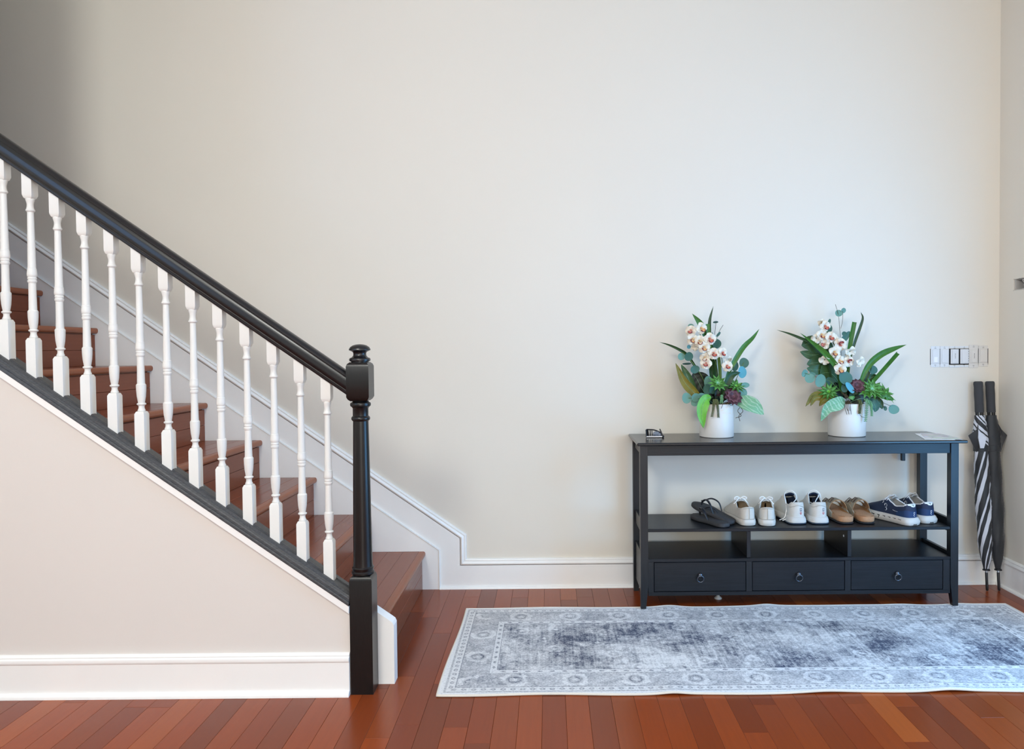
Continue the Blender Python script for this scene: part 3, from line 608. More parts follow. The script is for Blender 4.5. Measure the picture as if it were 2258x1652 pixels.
MB().ball((.008, .002, .016), .019, .010, .014, seg=7, rg=4).ball((.022, .0, .012), .012, .009, .010, seg=6, rg=4).build('spring_plate', 'smoke_plastic', KC, 20)

# ------------------------------------------------------------------ shoes on the shelf
SZ = .3685
WT = [(0, 0), (.006, .28), (.02, .45), (.05, .60), (.09, .69), (.15, .74), (.3, .75), (.45, .80), (.62, .96), (.72, 1.0), (.84, .91), (.92, .70), (.965, .48), (.99, .25), (1, 0)]
TS_ = [0, .003, .008, .016, .028, .045, .07, .10, .14, .18, .23, .28, .33, .38, .43, .48, .53, .58, .64, .70, .76, .82, .87, .91, .945, .97, .985, .995, 1]
class Shoe:
    def __init__(s, name, label, cat, group, x, y, rz_, L, Wm, zs, ct, ot, side=1):
        s.root = tag(empty(name, (x, y, SZ), math.radians(-rz_)), label, cat, group); s.L = L; s.W = Wm; s.zs = zs; s.ct = ct; s.ot = ot; s.side = side
    def w(s, t): return interp(t, WT) * s.W
    def cx(s, t): return s.side * .006 * math.sin(PI * min(1, max(0, (t - .2) / .8)))
    def spring(s, t): return .012 * max(0, (t - .72) / .28) ** 2
    def surf(s, t, q, sd, out=0.0, p=.55):
        w_ = s.w(t) ; o_ = min(interp(t, s.ot) * s.W, w_ * .92); th = q * PI / 2; c = interp(t, s.ct); z0 = s.zs + s.spring(t)
        xx = o_ + (w_ - o_) * max(0, math.cos(th)) ** p; zz = z0 + (c - z0) * math.sin(th)
        return Vector((s.cx(t) + sd * (xx + out), t * s.L - (out if t < .03 else 0), zz))
    def upper(s, mat_, n=9):
        rings = []
        for t in TS_:
            a = [s.surf(t, k / n, -1) for k in range(n + 1)]; b = [s.surf(t, k / n, 1) for k in range(n, -1, -1)]; rings.append(a + b)
        mb = MB()
        A = [[q[k] for k in range(n + 1)] for q in rings]; B = [[q[k] for k in range(n + 1, 2 * n + 2)] for q in rings]
        mb.loft(A, closed=False).loft(B, closed=False)
        return mb.build('upper', mat_, s.root, 60)
    def lining(s, mat_, zi, t0=.045, t1=.57):
        rings = []
        for i in range(19):
            t = t0 + (t1 - t0) * i / 18; a = s.surf(t, 1, 1); o_ = a.x - s.cx(t); c = a.z; x0 = s.cx(t); y = t * s.L
            rings.append([(x0 - o_, y, c), (x0 - o_ - .003, y, (c + zi) / 2), (x0 - o_ * .95, y, zi), (x0, y, zi - .002), (x0 + o_ * .95, y, zi), (x0 + o_ + .003, y, (c + zi) / 2), (x0 + o_, y, c)])
        return MB().loft(rings, closed=False).build('lining', mat_, s.root, 60)
    def collar(s, mat_, rad=.0035, t0=.042, t1=.56, n=16):
        P = [s.surf(t0 + (t1 - t0) * i / n, 1, -1) for i in range(n + 1)] + [s.surf(t0 + (t1 - t0) * i / n, 1, 1) for i in range(n, -1, -1)]
        return MB().tube(P, rad, 8, closed=True, up=(0, 0, 1)).build('collar', mat_, s.root, 80)
    def sole(s, mat_, dl=.004, z0=0.0, z1=None, name='sole', flare=0.0, bulge=.0015):
        z1 = z1 or s.zs; rings = []
        def ring(dd, z, k):
            q = []
            for t in TS_[:-1]: q.append((s.cx(t) - s.w(t) - dd * min(1, s.w(t) / .012), t * (s.L + 2 * dd) - dd, z + s.spring(t) * k))
            for t in TS_[:0:-1]: q.append((s.cx(t) + s.w(t) + dd * min(1, s.w(t) / .012), t * (s.L + 2 * dd) - dd, z + s.spring(t) * k))
            return q
        h = z1 - z0
        R = [ring(dl + flare - .004, z0, 1), ring(dl + flare, z0 + .003, 1), ring(dl + flare * .6 + bulge, z0 + h * .5, 1), ring(dl, z1 - .0025, 1), ring(dl - .004, z1 + .0005, 1)]
        return MB().loft(R).build(name, mat_, s.root, 50)
    def mark(s, poly, rad, mat_, name, parent, sd=1, flat=.4):
        return MB().tube([s.surf(t, q, sd, .0008) for t, q in poly], rad, 6, flat=flat).build(name, mat_, parent, 60)
    def heel_pt(s, x, z, out=.0006):
        sd = 1 if x >= 0 else -1; lo, hi = 0.0, .2
        th_q = lambda t: math.asin(min(1, max(0, (z - s.zs) / max(1e-4, interp(t, s.ct) - s.zs)))) / (PI / 2)
        for _ in range(30):
            m = (lo + hi) / 2
            if abs(s.surf(m, th_q(m), sd).x - s.cx(m)) < abs(x): lo = m
            else: hi = m
        p = s.surf(hi, th_q(hi), sd); return Vector((x + s.cx(hi), p.y - out, p.z))
def part(mb, n, m_, par, sm=60): return mb.build(n, m_, par, sm)

def canvas(label, x, y, rz_, side):
    s = Shoe('canvas_sneaker', label, 'shoe', 'white canvas sneakers on the shelf', x, y, rz_, .255, .047, .030, [(0, .080), (.03, .083), (.12, .072), (.28, .068), (.40, .088), (.50, .092), (.60, .080), (.78, .058), (.9, .048), (1, .036)], [(0, 0), (.035, 0), (.05, .44), (.1, .60), (.25, .66), (.4, .52), (.5, .34), (.58, 0), (1, 0)], side)
    up = s.upper('canvas_white'); s.lining('insole_tan', .045); s.collar('canvas_white', .003); so_ = s.sole('rubber_white', .003, .0, .030)
    P = [s.surf(t, .015, -1, .0038) for t in TS_[2:-2]] ; P2 = [s.surf(t, .015, 1, .0038) for t in TS_[2:-2]]
    part(MB().tube(P + P2[::-1], .0009, 6, closed=True, up=(0, 0, 1)), 'foxing_line', 'seam_grey', so_)
    part(MB().tube([s.heel_pt(0, z, .0012) for z in (.032, .05, .065, .078)], .0009, 6, up=(0, 1, 0)).tube([s.heel_pt(x_, .076 + .004 * math.cos(x_ * 60), .001) for x_ in (-.024, -.012, 0, .012, .024)], .0009, 6), 'heel_seam', 'seam_grey', up)
    # tongue and tied laces
    part(MB().loft([[(s.cx(t) + q * .016, t * s.L, z - abs(q) * .004) for q in (-1, -.5, 0, .5, 1)] + [(s.cx(t) + q * .016, t * s.L + .001, z - .004 - abs(q) * .004) for q in (1, .5, 0, -.5, -1)] for t, z in ((.62, .075), (.54, .088), (.46, .095), (.40, .099))]), 'tongue', 'canvas_white', s.root)
    lc = MB()
    for t in (.60, .55, .50, .45): lc.tube([s.surf(t, .80, -1, .001), s.surf(t, 1, -1) + Vector((0, 0, .005)), s.surf(t, 1, 1) + Vector((0, 0, .005)), s.surf(t, .80, 1, .001)], .0022, 6, flat=.5, up=(0, 0, 1))
    k = Vector((s.cx(.46), .44 * s.L, .103))
    for sg in (-1, 1):
        lc.tube(spline([k, k + Vector((sg * .014, -.004, .010)), k + Vector((sg * .028, -.008, .006)), k + Vector((sg * .026, -.006, -.002)), k + Vector((sg * .012, -.003, .001)), k], 16), .0026, 6, flat=.45, up=(0, 1, 0))
        lc.tube(spline([k, k + Vector((sg * .010, -.012, .004)), k + Vector((sg * .024, -.016, -.010)), k + Vector((sg * .034, -.012, -.022))], 12), .0024, 6, flat=.5, up=(0, 1, 0))
    lc.ball(k, .005, seg=8, rg=5); part(lc, 'lace', 'lace_white', s.root)
canvas('white canvas sneaker with tied laces next to the black flip flops', .9037, 3.288, -4, -1)
canvas('white canvas sneaker with tied laces beside the leather tennis shoes', .9846, 3.279, 10, 1)

LET = {'a': [(0, 0), (0, .8), (.3, 1), (.7, 1), (.7, 0), (0, 0), (0, .45), (.7, .45)], 's': [(.7, 1), (.1, 1), (0, .75), (.1, .5), (.6, .5), (.7, .25), (.6, 0), (0, 0)], 'i': [(.35, 0), (.35, 1)], 'c': [(.7, 1), (.15, 1), (0, .7), (0, .3), (.15, 0), (.7, 0)]}
def tennis(label, x, y, rz_, side, loose):
    s = Shoe('tennis_shoe', label, 'shoe', 'white tennis shoes on the shelf', x, y, rz_, .262, .051, .030, [(0, .088), (.02, .094), (.06, .096), (.14, .080), (.28, .078), (.38, .100), (.46, .112), (.54, .100), (.66, .082), (.8, .066), (.92, .054), (1, .038)], [(0, 0), (.03, 0), (.045, .40), (.1, .56), (.25, .62), (.4, .52), (.5, .42), (.60, 0), (1, 0)], side)
    up = s.upper('leather_white'); s.lining('lining_navy', .05, t1=.58); s.collar('leather_white', .0048); s.sole('foam_white', .004, .005, .032, 'midsole', .004, .001); s.sole('outsole_grey', .007, 0, .0065, 'outsole', .001, 0)
    part(MB().tube([s.heel_pt(x_, .080 + .006 * math.cos(x_ * 75), .001) for x_ in [(-.034 + .0034 * i) for i in range(21)]], .0010, 6), 'heel_overlay', 'seam_grey', up)
    # printed mark on the heel, reading upwards
    pt = MB(); z = .046
    pats = [s.heel_pt(.006 + dx_, z_, .0004) for dx_, z_ in ((0, .043), (.013, .043), (.013, .078), (0, .078))]
    part(MB().add(pats, [(0, 1, 2, 3)]), 'heel_patch', 'print_white', up)
    for i, ch in enumerate('asics'):
        m_ = MB(); adv = .004 if ch == 'i' else .0064
        pts = [s.heel_pt(.0165 - q * .008, z + p_ * .0075 * .7, .0012) for p_, q in LET[ch]]
        m_.tube(pts, .0007, 5); part(m_, 'heel_print', 'heel_red' if i < 2 else 'heel_blue', up); z += adv
    part(MB().loft([[(s.cx(t) + q * .019, t * s.L, z_ - q * q * .006) for q in (-1, -.5, 0, .5, 1)] + [(s.cx(t) + q * .019, t * s.L + .001, z_ - .007 - q * q * .006) for q in (1, .5, 0, -.5, -1)] for t, z_ in ((.64, .085), (.56, .104), (.47, .118), (.40, .126))]), 'tongue', 'lining_navy', s.root)
    lc = MB()
    for t in (.60, .55, .50, .45): lc.tube([s.surf(t, .78, -1, .001), s.surf(t, 1, -1) + Vector((0, 0, .007)), s.surf(t, 1, 1) + Vector((0, 0, .007)), s.surf(t, .78, 1, .001)], .0022, 6, flat=.5, up=(0, 0, 1))
    a = s.surf(.42, 1, -1) + Vector((0, 0, .006)); b = s.surf(.42, 1, 1) + Vector((0, 0, .006))
    lc.tube(spline([a, a + Vector((.008, -.01, .022)), a + Vector((.028, -.022, .026)), b + Vector((-.006, -.028, .012)), b + Vector((.002, -.02, -.012))], 18), .0022, 6, flat=.6, up=(0, 1, 0))
    if loose:
        lc.tube(spline([a, a + Vector((-.004, -.03, -.016)), a + Vector((-.006, -.055, -.046)), a + Vector((-.018, -.068, -.088)), a + Vector((-.040, -.062, -.105 + .002))], 20), .0023, 6, flat=.6, up=(0, 1, 0))
        lc.tube(spline([b, b + Vector((-.012, -.05, -.010)), a + Vector((.006, -.062, -.042)), a + Vector((-.004, -.075, -.086)), a + Vector((-.030, -.074, -.104 + .001))], 20), .0023, 6, flat=.6, up=(0, 1, 0))
    else: lc.tube(spline([b, b + Vector((-.02, -.02, -.02)), b + Vector((-.034, -.03, -.034)), b + Vector((-.05, -.01, -.03))], 14), .0022, 6, flat=.6, up=(0, 1, 0))
    part(lc, 'lace', 'lace_white', s.root)
tennis('white leather tennis shoe with loose lace trailing on the shelf', 1.1334, 3.312, 1, -1, True)
tennis('white leather tennis shoe beside the tan cork sandals', 1.2359, 3.310, 1, 1, False)

def sandal(label, x, y, rz_, side):
    s = Shoe('cork_sandal', label, 'sandal', 'cork sandals on the shelf', x, y, rz_, .262, .050, .03, [(0, .04), (1, .04)], [(0, 0), (1, 0)], side)
    s.sole('eva_black', .001, 0, .007, 'outsole', .001, 0); s.sole('cork', .001, .007, .034, 'cork_footbed', -.001, .001)
    rings = []
    for t in TS_[2:-2]:
        w_ = s.w(t) - .001; y = t * s.L; hz = .030 + s.spring(t) - .004 * math.exp(-((t - .15) / .12) ** 2); lip = .0045
        rings.append([(s.cx(t) + q * w_, y, hz + lip * abs(q) ** 3 + .003) for q in (-1, -.85, -.5, 0, .5, .85, 1)])
    part(MB().loft(rings, closed=False), 'insole', 'suede_insole', s.root)
    for t, h, wd_ in ((.45, .074, .050), (.68, .056, .046)):
        rs = []; n = 14
        for k in range(n + 1):
            a = PI * k / n; w_ = s.w(t) + .004; row = []; row2 = []
            for q in (-.5, -.25, 0, .25, .5):
                yy = t * s.L + q * wd_ * (1 - .25 * abs(math.cos(a))) + .012 * (a / PI - .5) * s.side
                zz = .020 + h * math.sin(a) ** .75; xx = s.cx(t) - math.cos(a) * w_ * (.82 + .18 * abs(math.cos(a)) ** .5)
                row.append((xx, yy, zz)); row2.append((xx * .97, yy, zz - .004))
            rs.append(row + row2[::-1])
        sm_ = MB().loft(rs); sm_.m = [1 if (q_ % 10) < 4 else 0 for q_ in range(len(sm_.f))]; st_ = part(sm_, 'strap', ['suede_tan', 'strap_taupe'], s.root, 50)
        a = PI * .30; bx_ = s.cx(t) - math.cos(a) * (s.w(t) + .004); bz = .020 + h * math.sin(a) ** .75
        fr = [(bx_ + dx_, t * s.L + dy_, bz + .005 + dx_ * .9) for dx_, dy_ in ((-.010, -.013), (.010, -.013), (.010, .013), (-.010, .013))]
        part(MB().tube(fr, .0018, 6, closed=True, up=(0, 0, 1)).tube([fr[0], ((fr[2][0] + fr[1][0]) / 2, t * s.L, bz + .016)], .0014, 6), 'buckle', 'brown_dark', st_)
    # side wing of the strap along the footbed edge
    for sd in (-1, 1):
        pl_ = [s.surf(t, 0, sd, .002) for t in (.30, .40, .5, .6, .7, .8)]
        hh = [.0, .012, .03, .03, .03, .0]
        part(MB().loft([[(p.x, p.y, .014), (p.x + sd * .001, p.y, .036 + h_), (p.x - sd * .003, p.y, .036 + h_), (p.x - sd * .003, p.y, .014)] for p, h_ in zip(pl_, hh)]), 'strap_side', 'strap_taupe', s.root, 40)
sandal('tan cork sandal beside the white tennis shoes', 1.3570, 3.306, 0, -1)
sandal('tan cork sandal beside the navy running shoes', 1.4520, 3.304, 2, 1)

def runner(label, x, y, rz_, side):
    s = Shoe('running_shoe', label, 'shoe', 'navy running shoes on the shelf', x, y, rz_, .275, .049, .034, [(0, .086), (.02, .092), (.05, .094), (.12, .082), (.26, .076), (.36, .088), (.46, .100), (.56, .092), (.68, .076), (.82, .064), (.92, .055), (1, .042)], [(0, 0), (.03, 0), (.045, .40), (.1, .56), (.25, .62), (.4, .50), (.5, .34), (.58, 0), (1, 0)], side)
    up = s.upper('knit_navy'); s.lining('collar_grey', .05); s.collar('print_white', .0032)
    so_ = s.sole('foam_white', .006, 0, .035, 'sole', .003, .004)
    for sd in (-1, 1):
        for i in range(7):
            t = .13 + i * .105; p = s.surf(t, 0, sd, .0075); g_ = MB()
            z_ = .017 + s.spring(t)
            g_.prism([(p.y - .009, z_ + .007), (p.y + .009, z_ + .008), (p.y + .002, z_ - .006), (p.y - .004, z_ - .007)], 'x', p.x + sd * .003, p.x - sd * .006)
            g_.build('sole_gap_shade', 'groove_shade', so_)  # solid dark block in place of a hollow, its shade painted in
    part(MB().prism([(-.012, 0), (.012, 0), (.007, .009), (-.007, .009)], 'y', -.0098, .01), 'heel_notch_shade', 'groove_shade', so_, 20)  # dark wedge painted where the notch would be in shade
    # heel counter
    cn = MB(); R = []
    for t in (.0, .003, .01, .025, .05, .08, .12, .17, .23): R.append([s.surf(t, q, -1, .0012) for q in (0, .12, .25, .38)]);
    R2 = [[s.surf(t, q, 1, .0012) for q in (0, .12, .25, .38)] for t in (.0, .003, .01, .025, .05, .08, .12, .17, .23)]
    cn.loft(R[::-1] + R2[1:], closed=False); part(cn, 'heel_counter', 'knit_blue', up)
    R = [[s.surf(t, q, sd, .0016) for q in (.78, .86, .93, 1.0)] for sd, ts in ((-1, (.10, .07, .04, .02, .006, 0)), (1, (.006, .02, .04, .07, .10))) for t in ts]
    part(MB().loft(R, closed=False), 'heel_tab', 'print_white', up)
    for sd in (-1, 1): s.mark([(.20, .30), (.25, .32), (.30, .34)], .0014, 'print_white', 'side_line', up, sd)
    # round side emblem and tick
    for sd in (-1, 1):
        s.mark([(.44 + .024 * math.cos(a), .42 + .085 * math.sin(a)) for a in [i * .45 - .6 for i in range(12)]], .0016, 'print_white', 'emblem', up, sd)
        s.mark([(.44 + .022 * math.cos(a), .22 + .075 * math.sin(a)) for a in [1.0 + i * .45 for i in range(10)]], .0016, 'print_white', 'emblem', up, sd)
        s.mark([(.49, .60), (.515, .52), (.50, .72)], .0016, 'print_white', 'emblem', up, sd)
    for c_, a0, a1 in (((.004, .056), 0, 5.4), ((.004, .046), 1.2, 5.6)): part(MB().tube([s.heel_pt(c_[0] + .0036 * math.cos(a0 + (a1 - a0) * i / 10), c_[1] + .0042 * math.sin(a0 + (a1 - a0) * i / 10), .0016) for i in range(11)], .0008, 5), 'emblem', 'print_white', up)
    part(MB().loft([[(s.cx(t) + q * .017, t * s.L, z_ - q * q * .006) for q in (-1, -.5, 0, .5, 1)] + [(s.cx(t) + q * .017, t * s.L + .001, z_ - .006 - q * q * .006) for q in (1, .5, 0, -.5, -1)] for t, z_ in ((.62, .084), (.54, .100), (.46, .110), (.38, .114))]), 'tongue', 'collar_grey', s.root)
    lc = MB()
    for t in (.60, .56, .52, .48, .44): lc.tube([s.surf(t, .75, -1, .001), s.surf(t, 1, -1) + Vector((0, 0, .006)), s.surf(t, 1, 1) + Vector((0, 0, .006)), s.surf(t, .75, 1, .001)], .0022, 6, flat=.5, up=(0, 0, 1))
    k = Vector((s.cx(.45), .45 * s.L, .113))
    for sg in (-1, 1): lc.tube(spline([k, k + Vector((sg * .016, 0, .004)), k + Vector((sg * .034, .006, -.018)), k + Vector((sg * .024, .012, -.010)), k], 14), .0022, 6, flat=.6, up=(0, 0, 1))
    part(lc, 'lace', 'print_white', s.root)
runner('navy running shoe with white sole nearest the shelf front edge', 1.640, 3.270, -18, -1)
runner('navy running shoe half hidden beside the right table legs', 1.735, 3.306, -12, 1)

def flipflop(label, x, y, z, rz_, pitch, roll):
    s = Shoe('flip_flop', label, 'sandal', 'black flip flops on the shelf', x, y, rz_, .238, .046, .018, [(0, .02), (1, .02)], [(0, 0), (1, 0)], 1)
    s.spring = lambda t: 0.0
    s.root.location.z = z; s.root.rotation_euler = (math.radians(pitch), math.radians(roll), math.radians(-rz_))
    s.sole('flip_sole', 0, 0, .019, 'sole', 0, .0005)
    st_ = None
    post = Vector((s.cx(.8), .80 * s.L, .018)); 
    for sg in (-1, 1):
        e = Vector((s.cx(.42) + sg * (s.w(.42) - .004), .40 * s.L, .017))
        P = spline([post, post + Vector((sg * .002, -.004, .020)), post.lerp(e, .35) + Vector((sg * .008, 0, .044)), post.lerp(e, .72) + Vector((sg * .010, 0, .036)), e], 18)
        part(MB().tube(P, [.0035 + .004 * math.sin(PI * i / 18) for i in range(19)], 8, flat=.38, up=(0, 0, 1)), 'strap', 'flip_strap', s.root)
    part(MB().lathe([(.004, 0), (.004, .022), (.006, .024), (.005, .026)], 10, (post.x, post.y, -.002 + .018)), 'toe_post', 'flip_strap', s.root)
flipflop('black flip flop lying flat under the other flip flop', .795, 3.262, SZ, -28, 0, 0)
flipflop('black flip flop lying tilted on top of the other one', .838, 3.318, SZ + .0005, -41, 13, 0)

# ------------------------------------------------------------------ flower arrangements
def ribbon(P, wid, mat_, name, parent, camber=.18, nrm=(0, -1, 0), twist=0.0, n=18, blunt=False, base_w=.45):
    P = spline(P, n); rows = []; N0 = Vector(nrm)
    for i, p in enumerate(P):
        t = i / n; tg = (P[min(i + 1, n)] - P[max(i - 1, 0)]).normalized()
        s_ = tg.cross(N0); s_ = s_.normalized() if s_.length > 1e-5 else Vector((1, 0, 0))
        nn = s_.cross(tg).normalized(); a = twist * (t - .3); s2 = s_ * math.cos(a) + nn * math.sin(a); n2 = nn * math.cos(a) - s_ * math.sin(a)
        k = (base_w + (1 - base_w) * min(1, t / .45)) * (1 if blunt else max(0.02, 1 - max(0, (t - .5) / .5) ** 2.2)); h = wid * k * .5
        rows.append([p - s2 * h + n2 * h * camber, p - s2 * h * .5 + n2 * h * camber * .3, p - n2 * h * camber * .35, p + s2 * h * .5 + n2 * h * camber * .3, p + s2 * h + n2 * h * camber])
    th = Vector((0, .0006, 0)); rings = [r_ + [q + th for q in reversed(r_)] for r_ in rows]
    return MB().loft(rings).build(name, mat_, parent, 50)
def broad(P, wid, mat_, name, parent, camber=.3, nrm=(0, -1, 0), twist=0.0, shape=.42, n=16, notch=None):
    P = spline(P, n); rows = []; N0 = Vector(nrm); seg = 8
    for i, p in enumerate(P):
        t = i / n; tg = (P[min(i + 1, n)] - P[max(i - 1, 0)]).normalized(); s_ = tg.cross(N0).normalized(); nn = s_.cross(tg).normalized()
        a = twist * t; s2 = s_ * math.cos(a) + nn * math.sin(a); n2 = nn * math.cos(a) - s_ * math.sin(a)
        k = (math.sin(PI * t ** (math.log(.5) / math.log(shape))) ** .75 if 0 < t < 1 else 0.02); h = wid * .5 * max(.02, k); row = []
        for j in range(seg + 1):
            q = -1 + 2 * j / seg; row.append(p + s2 * h * q + n2 * (h * camber * q * q - .0006 * math.cos(j * PI) * (1 if j % 2 else 0) + .0008 * math.sin(t * 26 + abs(q) * 4)))
        rows.append(row)
    rings = [r_ + [q + Vector((0, .0006, 0)) for q in reversed(r_)] for r_ in rows]
    lf = MB().loft(rings).build(name, mat_, parent, 60)
    MB().tube([p - Vector((0, .0008, 0)) for p in P], [.0011 * (1 - .7 * i / n) for i in range(n + 1)], 5).build('midrib', 'leaf_pale', lf, 60)
    return lf
# eucalyptus disc (shared)
mbd = MB(); ringN = 18; V = [(0, .05, 0)]; F = []
for j, rr_ in enumerate((.5, .85, 1.0)):
    for k in range(ringN): a = 2 * PI * k / ringN; q = rr_ * (1 + .03 * math.cos(3 * a)) ; V.append((q * math.cos(a), -.10 * rr_ ** 2 + .05 + .03 * math.sin(2 * a) * rr_, q * math.sin(a)))
for k in range(ringN): F.append((0, 1 + k, 1 + (k + 1) % ringN))
for j in range(2):
    for k in range(ringN): F.append((1 + j * ringN + k, 1 + (j + 1) * ringN + k, 1 + (j + 1) * ringN + (k + 1) % ringN, 1 + j * ringN + (k + 1) % ringN))
n0 = len(V); V += [(x, y + .03, z) for x, y, z in V]; F += [tuple(n0 + i for i in reversed(q)) for q in F]
e0 = 1 + 2 * ringN; F += [(e0 + k, n0 + e0 + k, n0 + e0 + (k + 1) % ringN, e0 + (k + 1) % ringN) for k in range(ringN)]
EU = {}
for m_ in ('leaf_euc', 'leaf_euc_dark', 'leaf_euc_blue'):
    q = MB(); q.add(V, F); EU[m_] = q.mesh('eucalyptus_leaf', m_, 60)
# orchid bloom: five cupped petals + lip (facing -y, radius 1)
def petal(ang, ln, wd_, cup, back):
    rows = []
    for i in range(7):
        t = i / 6; h = wd_ * (math.sin(PI * (t * .86 + .07)) ** .7) ; row = []
        for q in (-1, -.5, 0, .5, 1):
            rad = .10 + ln * t; x = q * h; yy = back * t - cup * math.sin(PI * t * .9) * .6 - cup * q * q * .35 + cup * t * t * .55
            row.append((x * math.cos(ang) - rad * math.sin(ang), yy, x * math.sin(ang) + rad * math.cos(ang)))
        rows.append(row + [(p[0], p[1] + .02, p[2]) for p in reversed(row)])
    return rows
OR = []
for vvar in range(3):
    rv = random.Random(40 + vvar); mb = MB()
    for k in range(5): mb.loft(petal(2 * PI * k / 5 + rv.uniform(-.12, .12),   .86 + rv.uniform(-.06, .06), .56, .40 + rv.uniform(-.08, .08), -.12 if k in (0, 2, 3) else -.22))
    OR.append(mb.mesh('orchid_bloom', 'petal', 60))
def lip_mesh(kind):
    mb = MB(); rows = []
    for i in range(7):
        t = i / 6; R = .10 + .24 * math.sin(PI * t * .75); yy = -.05 - .45 * t
        rows.append([(R * math.cos(a) * .85, yy - .06 * (1 - math.sin(a)), -.08 - .10 * t + R * math.sin(a) * .7) for a in [PI * (.9 + 1.2 * k / 9) for k in range(10)]])
    mb.loft([r_ + [(p[0] * .85, p[1], p[2] * .9) for p in reversed(r_)] for r_ in rows], mi=0)
    mb.m = [(1 if (i // 20) >= 4 else 0) for i in range(len(mb.f))]
    mb.tube([(0, .02, .04), (0, -.22, .10), (0, -.36, .05)], [.09, .10, .07], 8, mi=0)
    return mb.mesh('lip', ['lip_peach' if kind == 0 else 'lip_pink', 'lip_wine'], 60)
LP = [lip_mesh(0), lip_mesh(1)]
def rosette(parent, c, R, mats, name, layers=4, tilt=(0, 0), pointy=1.6, wd_=.34, seed=0, lift=.25):
    mb = MB(); rv = random.Random(seed)
    for l in range(layers):
        n_ = 5 + 2 * l if l else 4; rl = R * (.30 + .70 * l / max(1, layers - 1)); el = math.radians(78 - 62 * l / max(1, layers - 1))
        for k in range(n_):
            a = 2 * PI * (k + .5 * (l % 2)) / n_ + rv.uniform(-.12, .12); rows = []
            for i in range(6):
                t = i / 5; rad = rl * (.05 + t * math.cos(el * (1 - .5 * t))); h = R * lift * .2 + rl * t * math.sin(el) * (.9 - .35 * t); hw = R * wd_ * (.45 + .55 * l / layers) * (math.sin(PI * min(1, t * .8 + .12)) ** .8) * (1 - t ** (pointy * 2.4)) + .0004
                d_ = Vector((math.cos(a), math.sin(a), 0)); p_ = Vector((-math.sin(a), math.cos(a), 0)); ce = d_ * rad + Vector((0, 0, h))
                rows.append([ce - p_ * hw + Vector((0, 0, hw * .25)), ce - Vector((0, 0, hw * .30)), ce + p_ * hw + Vector((0, 0, hw * .25)), ce + Vector((0, 0, hw * .12))])
            mb.loft(rows, mi=min(l, len(mats) - 1) if not isinstance(mats, str) else 0)  # colour per leaf layer paints in the shading between layers
    Mx = Matrix.Translation(c) @ Matrix.Rotation(math.radians(tilt[1]), 4, 'Y') @ Matrix.Rotation(math.radians(tilt[0]), 4, 'X')
    return mb.xf(Mx).build(name, mats, parent, 50)
def tail(parent, P, R, mat_, seed=0):
    rv = random.Random(seed); Q = spline(P, 22); mb = MB(); mb.tube(Q, .0012, 5)
    for i, p in enumerate(Q):
        t = i / 22; RR = R * (1 - .45 * t)
        for k in range(5):
            a = 2 * PI * k / 5 + i * 1.1; d_ = Vector((math.cos(a), math.sin(a), -.5)).normalized(); rot = d_.to_track_quat('Z', 'Y').to_matrix()
            mb.ball(p + d_ * RR * .6,   .0021, .0021, .0048, seg=5, rg=3, rot=rot)
    return mb.build('trailing_stem', mat_, parent, 60)
def pot(parent, R, H):
    MB().lathe([(R * .94, 0), (R * .985, .002), (R, .006), (R, H - .004), (R - .002, H), (R - .006, H), (R - .008, H - .004), (R - .008, H - .02), (.001, H - .02)], 56).build('pot', 'pot_ceramic', parent, 40)
    mb = MB(); rv = random.Random(3)
    for _ in range(60): a = rv.uniform(0, 2 * PI); q = (R - .014) * math.sqrt(rv.random()); mb.ball((q * math.cos(a), q * math.sin(a), H - .012 + rv.uniform(-.006, .010)), rv.uniform(.006, .013), seg=6, rg=4)
    tag(mb.build('moss', 'moss', parent, 30), kind='stuff')
rf = random.Random(11)
class Arr:
    def __init__(s, root, u0, v0, k): s.r = root; s.u0 = u0; s.v0 = v0; s.k = k
    def P(s, u_, v_, y=0.0): return Vector(((u_ - s.u0) * s.k, y, (s.v0 - v_) * s.k))
    def strap(s, pts, w_, m_='leaf_strap', **kw): return ribbon([s.P(*p) for p in pts], w_ * s.k, m_, 'strap_leaf', s.r, **kw)
    def broad(s, pts, w_, m_, **kw): return broad([s.P(*p) for p in pts], w_ * s.k, m_, 'broad_leaf', s.r, **kw)
    def stem(s, pts, rad=.0014, m_='stem_green', name='stem'): return MB().tube(spline([s.P(*p) for p in pts], 14), rad, 6).build(name, m_, s.r, 60)
    def euc(s, u_, v_, rx, ry, y, m_='leaf_euc', rot=0, tx=None, tz=None):
        return obj_of(EU[m_], 'eucalyptus_leaf', s.r, s.P(u_, v_, y), (math.radians(tx if tx is not None else rf.uniform(-18, 18)), math.radians(rot), math.radians(tz if tz is not None else rf.uniform(-25, 25))), (rx * s.k, (rx + ry) * .5 * s.k, ry * s.k))
    def orchid(s, u_, v_, rad, y, tz=0, tx=0, ry=0, lip=0, back=False):
        o = obj_of(OR[rf.randrange(3)], 'orchid_bloom', s.r, s.P(u_, v_, y), (math.radians(tx), math.radians(ry), math.radians(tz)), rad * 1.08 * s.k)
        if not back: obj_of(LP[lip], 'lip', o, (0, -.06, 0), (0, 0, 0), 1.35)
        return o

